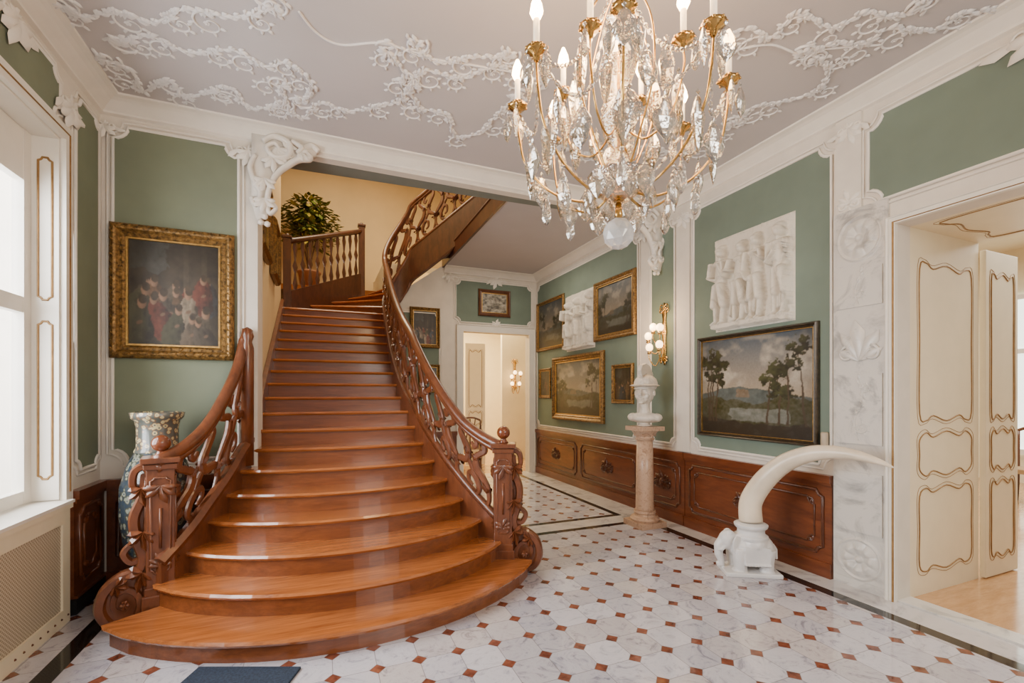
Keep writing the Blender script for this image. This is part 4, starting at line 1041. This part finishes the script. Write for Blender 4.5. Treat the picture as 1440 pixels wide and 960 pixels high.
bmesh.ops.transform(mb.bm, matrix=frame_m((px_, py_, 1.142), math.radians(-58)) @ Matrix.Scale(1.16, 4), verts=mb.bm.verts[:])
bu = mb.build('bust', M['statue'], None, True); remesh(bu, .004, 0); tag(bu, 'white marble bust of a helmeted head on the column pedestal', 'bust')
# =================================================================== ELEPHANT and TUSK
ex, ey = 3.33, 2.80
mb = MB()
mb.box(-.22, .22, -.14, .14, 0, .035)
mb.ball((-.02, 0, .215), (.175, .125, .115), 3); mb.ball((-.10, 0, .21), (.10, .115, .11), 3); mb.ball((.07, 0, .22), (.10, .11, .105), 3)
for sx, sy_ in ((-.125, .068), (-.115, -.068), (.085, .068), (.095, -.068)):
    mb.tube([(sx, sy_, .22), (sx+.005, sy_, .12), (sx, sy_, .05), (sx, sy_, .03)], [.066, .056, .050, .056], 14)
    for i in (-1, 0, 1): mb.ball((sx+.048, sy_+.022*i, .045), .012, 1)
mb.ball((.165, 0, .265), (.075, .072, .085), 3); mb.ball((.160, .026, .325), (.034, .032, .034), 2); mb.ball((.160, -.026, .325), (.034, .032, .034), 2)
mb.tube([(.20, 0, .27), (.24, 0, .215), (.24, 0, .14), (.22, 0, .09), (.213, 0, .055), (.24, 0, .05), (.25, .0, .078)], [.044, .040, .034, .027, .022, .019, .015], 12)
for sd in (1, -1):
    mb.ball((.12, sd*.090, .25), (.055, .014, .080), 2, Matrix.Rotation(sd*.5, 4, 'Z')); mb.tube([(.19, sd*.04, .235), (.225, sd*.052, .195), (.26, sd*.045, .19)], [.015, .012, .006], 8)
    mb.ball((.20, sd*.056, .285), .010, 1)
mb.tube([(-.19, 0, .24), (-.22, 0, .20), (-.215, .01, .12)], [.016, .012, .015], 8)
mb.prism([(-.13, -.131, .10), (.07, -.131, .10), (.07, .131, .10), (-.13, .131, .10)], (0, 0, .14))
mb.ball((-.03, 0, .25), (.125, .138, .09), 3)
for i in range(9):
    for sd in (1, -1): mb.ball((-.125+i*.023, sd*.131, .10), .014, 1)
mb.lathe([(.0, .29), (.13, .29), (.135, .315), (.108, .33), (.105, .365), (.128, .388), (.133, .41), (.10, .425), (.0, .425)], (-.02, 0, 0), 28)
bmesh.ops.transform(mb.bm, matrix=frame_m((ex, ey, 0), math.radians(150)), verts=mb.bm.verts[:])
el = mb.build('elephant_stand', M['eleph'], None, True); remesh(el, .006, 1); tag(el, 'white carved elephant sculpture serving as the stand of the ivory tusk', 'elephant')
mb = MB(); c_ = V3((ex+.017, ey-.01, .432))
tk = cat([c_, (3.35, 2.79, .60), (3.38, 2.68, .80), (3.43, 2.53, .96), (3.47, 2.33, 1.055), (3.50, 2.12, 1.075), (3.53, 1.95, 1.045), (3.55, 1.85, 1.01)], 6)
mb.tube(tk, [.092, .088, .082, .072, .060, .043, .025, .004], 20)
for v in mb.bm.verts:
    if v.co.z < .432: v.co.z = .430
tu = mb.build('tusk', M['ivory'], None, True); tag(tu, 'long curved ivory tusk rising from the elephant stand toward the doorway', 'tusk')
# =================================================================== VASE
vx, vy = -1.14, 4.14
va = thing('floor_vase', 'tall patterned porcelain vase with a yellow rim in the corner behind the left newel', 'vase', (vx, vy, 0))
mb = MB(); mb.lathe([(.0, 0), (.15, 0), (.155, .03), (.12, .08), (.115, .12), (.15, .22), (.20, .42), (.225, .64), (.22, .84), (.185, .98), (.14, 1.08), (.0, 1.08)], (vx, vy, 0), 36); mb.build('body', M['vase'], va, True)
mb = MB(); mb.lathe([(.0, 1.07), (.138, 1.07), (.142, 1.09), (.128, 1.12), (.128, 1.26), (.138, 1.31), (.160, 1.33), (.168, 1.37), (.154, 1.375), (.12, 1.33), (.0, 1.30)], (vx, vy, 0), 36); mb.build('neck', M['vasetop'], va, True)
# =================================================================== PLANT
mb = MB(); mb.box(-2.5, 1.0, 9.35, YY, 3.45, 3.55); struct(mb, 'floor_landing', M['tread'])
PX, PY = -.26, 9.80
pp = thing('potted_plant', 'bushy green and yellow potted plant on the landing beyond the upper railing', 'plant', (PX, PY, 3.55))
mb = MB(); mb.lathe([(.0, 0), (.15, 0), (.20, .32), (.22, .34), (.22, .37), (.19, .37), (.18, .33), (.0, .33)], (PX, PY, 3.55), 24); mb.build('pot', M['pot'], pp, True)
for nm, m_, n_ in (('foliage', M['leaf'], 800), ('foliage', M['leafy'], 340)):
    mb = MB()
    for i in range(n_):
        th = random.uniform(0, 2*PI); ph = random.uniform(-.9, 1.5); rr = random.uniform(.12, .54)
        c = V3((PX+rr*1.0*math.cos(th)*math.cos(ph), PY+rr*.75*math.sin(th)*math.cos(ph), 4.84+rr*1.1*math.sin(ph)))
        d = V3((math.cos(th), math.sin(th)*.6, random.uniform(-.9, .5))).normalized(); s = d.cross(V3((0, 0, 1))).normalized(); Ln = random.uniform(.09, .16); W_ = Ln*.32
        v = [mb.bm.verts.new(q) for q in (c, c+d*Ln*.5+s*W_, c+d*Ln, c+d*Ln*.5-s*W_)]; mb.face(v)
    mb.build(nm, m_, pp)
mb = MB()
for i in range(6):
    a0 = i*1.05; mb.tube([(PX, PY, 3.85), (PX+.06*math.cos(a0), PY+.06*math.sin(a0), 4.25), (PX+.2*math.cos(a0), PY+.2*math.sin(a0), 4.85)], .012, 6)
mb.build('stem', M['darkwood'], pp)
# =================================================================== CHANDELIER
chx, chy = 1.168, 1.627
CH = thing('chandelier', 'large brass and crystal chandelier with candle bulbs hanging over the hall', 'chandelier', (chx, chy, 2.12))
o_ = V3((chx, chy, 0))
mb = MB(); mb.lathe([(.0, 3.80), (.07, 3.80), (.06, 3.76), (.02, 3.73), (.0, 3.73)], o_, 20); mb.build('ceiling_canopy', M['brass'], CH, True)
mb = MB()
for i in range(14):
    z = 3.72-i*.035; ax_ = V3((1, 0, 0)) if i % 2 else V3((0, 1, 0))
    mb.tube([o_+V3((0, 0, z))+ax_*.012*math.cos(t*PI/4)+V3((0, 0, .022*math.sin(t*PI/4))) for t in range(8)], .004, 5, closed=True)
mb.build('chain', M['brass'], CH)
mb = MB(); mb.tube([o_+V3((0, 0, 3.25)), o_+V3((0, 0, 2.27))], .007, 8)
mb.lathe([(.0, 2.33), (.02, 2.33), (.040, 2.35), (.044, 2.365), (.03, 2.38), (.0, 2.38)], o_, 24); mb.lathe([(.0, 2.255), (.012, 2.255), (.018, 2.27), (.012, 2.32), (.0, 2.32)], o_, 16)
mb.build('stem', M['brass'], CH, True)
mb = MB()
mb.lathe([(.0, 2.40), (.03, 2.40), (.06, 2.46), (.04, 2.52), (.02, 2.55), (.06, 2.60), (.08, 2.68), (.06, 2.76), (.02, 2.80), (.05, 2.84), (.075, 2.92), (.04, 3.0), (.02, 3.04), (.05, 3.10), (.02, 3.2), (.0, 3.2)], o_, 10); mb.build('glass_column', M['crystal'], CH)
mb = MB(); mb.ball(o_+V3((0, 0, 2.190)), .068, 2); mb.build('crystal_ball', M['ballglass'], CH)
mb = MB(); mb.lathe([(.0, 2.33), (.05, 2.335), (.10, 2.37), (.13, 2.42), (.135, 2.43), (.12, 2.42), (.08, 2.38), (.0, 2.36)], o_, 16); mb.build('glass_bowl', M['crystal'], CH)
def cyl(r, a, z): return o_+V3((r*math.cos(a), r*math.sin(a), z))
def candle(r, a, z, arm):
    p = cyl(r, a, z)
    mb = MB(); mb.lathe([(.0, -.03), (.010, -.03), (.015, -.01), (.036, .0), (.044, .010), (.034, .008), (.015, .012), (.014, .035), (.0, .035)], p, 16)
    for k in range(8): mb.ball(p+V3((.041*math.cos(k*PI/4), .041*math.sin(k*PI/4), .008)), .007, 1)
    mb.build('candle_cup', M['brass'], arm, True)
    mb = MB(); mb.lathe([(.0, .03), (.012, .03), (.012, .125), (.0, .125)], p, 12); mb.build('candle', M['candle'], arm, True)
    mb = MB(); mb.lathe([(.0, .125), (.016, .13), (.026, .152), (.021, .18), (.007, .215), (.0, .22)], p, 10); mb.build('bulb', M['bulb'], arm, True)
arms = []
for i in range(8):
    a = i*PI/4+.2
    mb = MB(); q = cat([cyl(.05, a, 2.37), cyl(.16, a, 2.34), cyl(.30, a, 2.40), cyl(.40, a, 2.52), cyl(.43, a, 2.64), cyl(.44, a, 2.75)], 6); mb.tube(q, [.006, .005, .005, .005], 8)
    ar = mb.build('arm', M['brass'], CH, True); candle(.44, a, 2.78, ar); arms.append((a, .44, 2.78))
for i in range(4):
    a = i*PI/2+.55
    mb = MB(); q = cat([cyl(.04, a, 2.62), cyl(.12, a, 2.56), cyl(.22, a, 2.62), cyl(.27, a, 2.78), cyl(.27, a, 2.86)], 6); mb.tube(q, .0045, 8)
    ar = mb.build('arm', M['brass'], CH, True); candle(.27, a, 2.89, ar); arms.append((a, .27, 2.89))
for i in range(4):
    a = i*PI/2+.1
    mb = MB(); q = cat([cyl(.02, a, 3.25), cyl(.10, a, 3.17), cyl(.19, a, 2.98), cyl(.20, a, 2.75), cyl(.12, a, 2.55), cyl(.05, a, 2.42)], 6); mb.tube(q, .004, 8); mb.build('cage_bar', M['brass'], CH, True)
def pend_mesh(prof, seg, sx=1, sy=1):
    mb = MB(); mb.lathe(prof, (0, 0, 0), seg, 0, sx, sy); me = bpy.data.meshes.new('crystal_pendant'); bmesh.ops.recalc_face_normals(mb.bm, faces=mb.bm.faces[:]); mb.bm.to_mesh(me); mb.bm.free(); me.materials.append(M['crystal']); return me
mA = pend_mesh([(.001, 0), (.007, -.006), (.001, -.012), (.009, -.02), (.021, -.055), (.013, -.10), (.001, -.13)], 6, 1, .6)
mB_ = pend_mesh([(.001, 0), (.006, -.006), (.001, -.012), (.011, -.020), (.026, -.045), (.029, -.060), (.020, -.08), (.001, -.10)], 8, 1, .45)
mC = pend_mesh([(.001, 0), (.007, -.006), (.001, -.014), (.010, -.035), (.014, -.08), (.008, -.095), (.001, -.102)], 6)
cnt = [0]
def pend(me, r, a, z, s=1.0):
    o = bpy.data.objects.new('crystal_pendant', me); o.parent = CH; C.objects.link(o)
    o.location = cyl(r, a, z)-CH.location; o.rotation_euler = (0, 0, a+PI/2+random.uniform(-.6, .6)); o.scale = (s, s, s); cnt[0] += 1
for (a, r, z) in arms[:8]:
    for da in (-.12, .0, .12): pend(mA if da else mB_, r+(.045 if da == 0 else .0), a+da, z-.005, 1.45 if da == 0 else 1.2)
    pend(mA, r-.06, a, 2.60, 1.8); pend(mB_, .38, a+.39, 2.56, 1.8); pend(mC, .31, a, 2.40, 1.5); pend(mB_, .23, a+.39, 2.40, 1.4)
for (a, r, z) in arms[8:]:
    pend(mC, r+.045, a, z, 1.3); pend(mA, r-.03, a+.2, z-.06, 1.8); pend(mB_, r, a+.8, 2.80, 1.7)
for i in range(10): pend(mB_, .14, i*PI/5, 2.41, 1.2)
for i in range(6): pend(mA, .20, i*PI/3+.1, 2.96, 2.1); pend(mB_, .20, i*PI/3+.1, 2.70, 1.9)
def beads(q, r=.009):
    pts = []; rr = []
    for a, b in zip(q[:-1], q[1:]):
        for t in range(4): pts.append(a.lerp(b, t/4)); rr.append((.0015, r*.8, r, r*.8)[t])
    mb = MB(); mb.tube(pts, rr, 6); mb.build('bead_string', M['crystal'], CH)
for i in range(8):
    a = i*PI/4+.2
    beads([cyl(.43-.06*math.sin(PI*t/12), a+t/12*PI/4, 2.75-.17*math.sin(PI*t/12)) for t in range(13)])
    if i % 2 == 0: beads([cyl(.43*(1-t/18)+.05*t/18, a, 2.76+.42*t/18-.13*math.sin(PI*t/18)) for t in range(19)])
point('chandelier_light', (chx, chy, 3.05), 78, (1, .66, .34), .25)
# =================================================================== FAR ROOM
dl = thing('door_leaf', 'open white panelled door leaf standing in the room beyond the far doorway', 'door', (3.0, 9.3, 0))
mb = MB(); mb.box(2.78, 3.22, 9.28, 9.32, .01, 2.6); mb.build('panel', M['cream'], dl, bevel=.004)
goldpanels(lambda u, v, n: V3((u, 9.279-n, v)), 2.86, 3.14, [(1.25, 2.45), (.85, 1.15), (.15, .75)], dl)
sconce(lambda u, v, n: V3((u, 9.9-n, v)), 4.16, 1.6, 1.0, 'gilt wall sconce seen through the far doorway')
mb = MB(); mb.box(3.85, 5.0, 9.9, 10.0, 0, 3.8); struct(mb, 'wall_far_room_pier', M['cream'])
tb = thing('dining_table', 'dark wooden table in the room beyond the far doorway', 'table', (2.75, 10.9, 0))
mb = MB(); mb.box(2.1, 3.4, 10.4, 11.4, .72, .76); mb.build('tabletop', M['darkwood'], tb)
for x in (2.2, 3.3):
    for y in (10.5, 11.3): mb = MB(); mb.lathe([(.0, 0), (.02, 0), (.03, .1), (.025, .4), (.045, .7), (.0, .72)], (x, y, 0), 10); mb.build('leg', M['darkwood'], tb, True)
def chair(name, x, y, rz, label, s=1.0):
    ch = thing(name, label, 'chair', (x, y, 0)); R = Matrix.Rotation(rz, 4, 'Z'); base = V3((x, y, 0))
    def fin(mb, nm, m_, sm=False):
        bmesh.ops.transform(mb.bm, matrix=Matrix.Translation(base) @ R, verts=mb.bm.verts[:]); return mb.build(nm, m_, ch, sm)
    mb = MB(); mb.box(-.23, .23, -.22, .22, .43, .49); fin(mb, 'seat', M['upholstery'])
    for a in (-.2, .2):
        mb = MB(); mb.tube(cat([(a, -.2, .44), (a*1.1, -.23, .25), (a, -.2, 0)], 4), [.028, .02, .014], 8); fin(mb, 'leg', M['darkwood'], True)
        mb = MB(); mb.tube(cat([(a, .22, 1.0), (a, .2, .5), (a, .2, .25), (a*1.1, .24, 0)], 4), [.018, .024, .02, .014], 8); fin(mb, 'leg', M['darkwood'], True)
    mb = MB(); mb.tube(cat([(-.2, .22, 1.0), (-.08, .22, 1.05), (.08, .22, 1.05), (.2, .22, 1.0)], 4), .02, 8)
    for a in (-.1, 0, .1): mb.tube([(a, .22, 1.03), (a*.6, .215, .75), (a, .21, .49)], .012, 6)
    fin(mb, 'backrest', M['darkwood'], True)
    return ch
chair('dining_chair', 2.72, 8.75, PI*.9, 'brown wooden chair nearest the far doorway')
chair('dining_chair', 3.15, 10.1, PI, 'brown wooden chair close to the table behind the open door leaf')
chair('side_chair', 8.9, 3.02, -PI/2, 'wooden chair glimpsed in the bright room through the right doorway')
cl = thing('candelabra', 'small dark candelabra on the wall of the far room', 'wall lamp', (3.4, 12.44, 1.9))
mb = MB()
for sx in (-.12, 0, .12): mb.tube(cat([(3.4, 12.44, 1.95), (3.4+sx*.7, 12.3, 1.9), (3.4+sx, 12.3, 2.08)], 4), .014, 6)
mb.build('arms', M['black'], cl)
mb = MB()
for sx in (-.12, 0, .12): mb.tube([(3.4+sx, 12.3, 2.08), (3.4+sx, 12.3, 2.22)], .014, 8)
mb.build('candles', M['candle'], cl)
# =================================================================== LIGHTS
def area(name, loc, target, size, sy, e, col):
    l = bpy.data.lights.new(name, 'AREA'); l.shape = 'RECTANGLE'; l.size = size; l.size_y = sy; l.energy = e; l.color = col
    o = bpy.data.objects.new(name, l); o.location = loc; o.rotation_euler = (V3(target)-V3(loc)).to_track_quat('-Z', 'Y').to_euler(); C.objects.link(o); return o
area('window_light', (-2.6, 2.8, 2.2), (1, 2.8, 1.5), 2.6, 2.8, 470, (.97, .98, 1))
area('back_fill', (2.2, -2.6, 2.8), (.6, 4, .8), 2.2, 1.5, 125, (1, .94, .86))
area('stairwell_light', (.5, 7.6, 6.4), (.5, 7.6, 0), 2.0, 2.0, 145, (1, .82, .55))
area('hall_light', (2.9, 6.4, 3.7), (2.9, 6.4, 0), .8, 1.6, 28, (1, .86, .68))
area('far_room_light', (3.1, 10.4, 3.6), (3.1, 10.4, 0), 2.0, 2.0, 340, (1, .78, .44))
area('east_room_light', (7.5, 2.0, 3.8), (7.5, 2.0, 0), 4, 3, 340, (1, .98, .92))
w = bpy.data.worlds.new('World'); bpy.context.scene.world = w; w.use_nodes = True
nt = w.node_tree; bg = nt.nodes['Background']; bg.inputs[0].default_value = (1, .97, .93, 1); bg.inputs[1].default_value = .5
# =================================================================== CAMERA
cam = bpy.data.cameras.new('camera'); cam.lens = 16; cam.sensor_width = 36; cam.shift_y = 75/1440; cam.clip_start = .05
co = bpy.data.objects.new('camera', cam); co.location = (0, 0, H); co.rotation_euler = (PI/2, 0, -math.radians(22.5)); C.objects.link(co)
bpy.context.scene.camera = co
print('pendants', cnt[0])
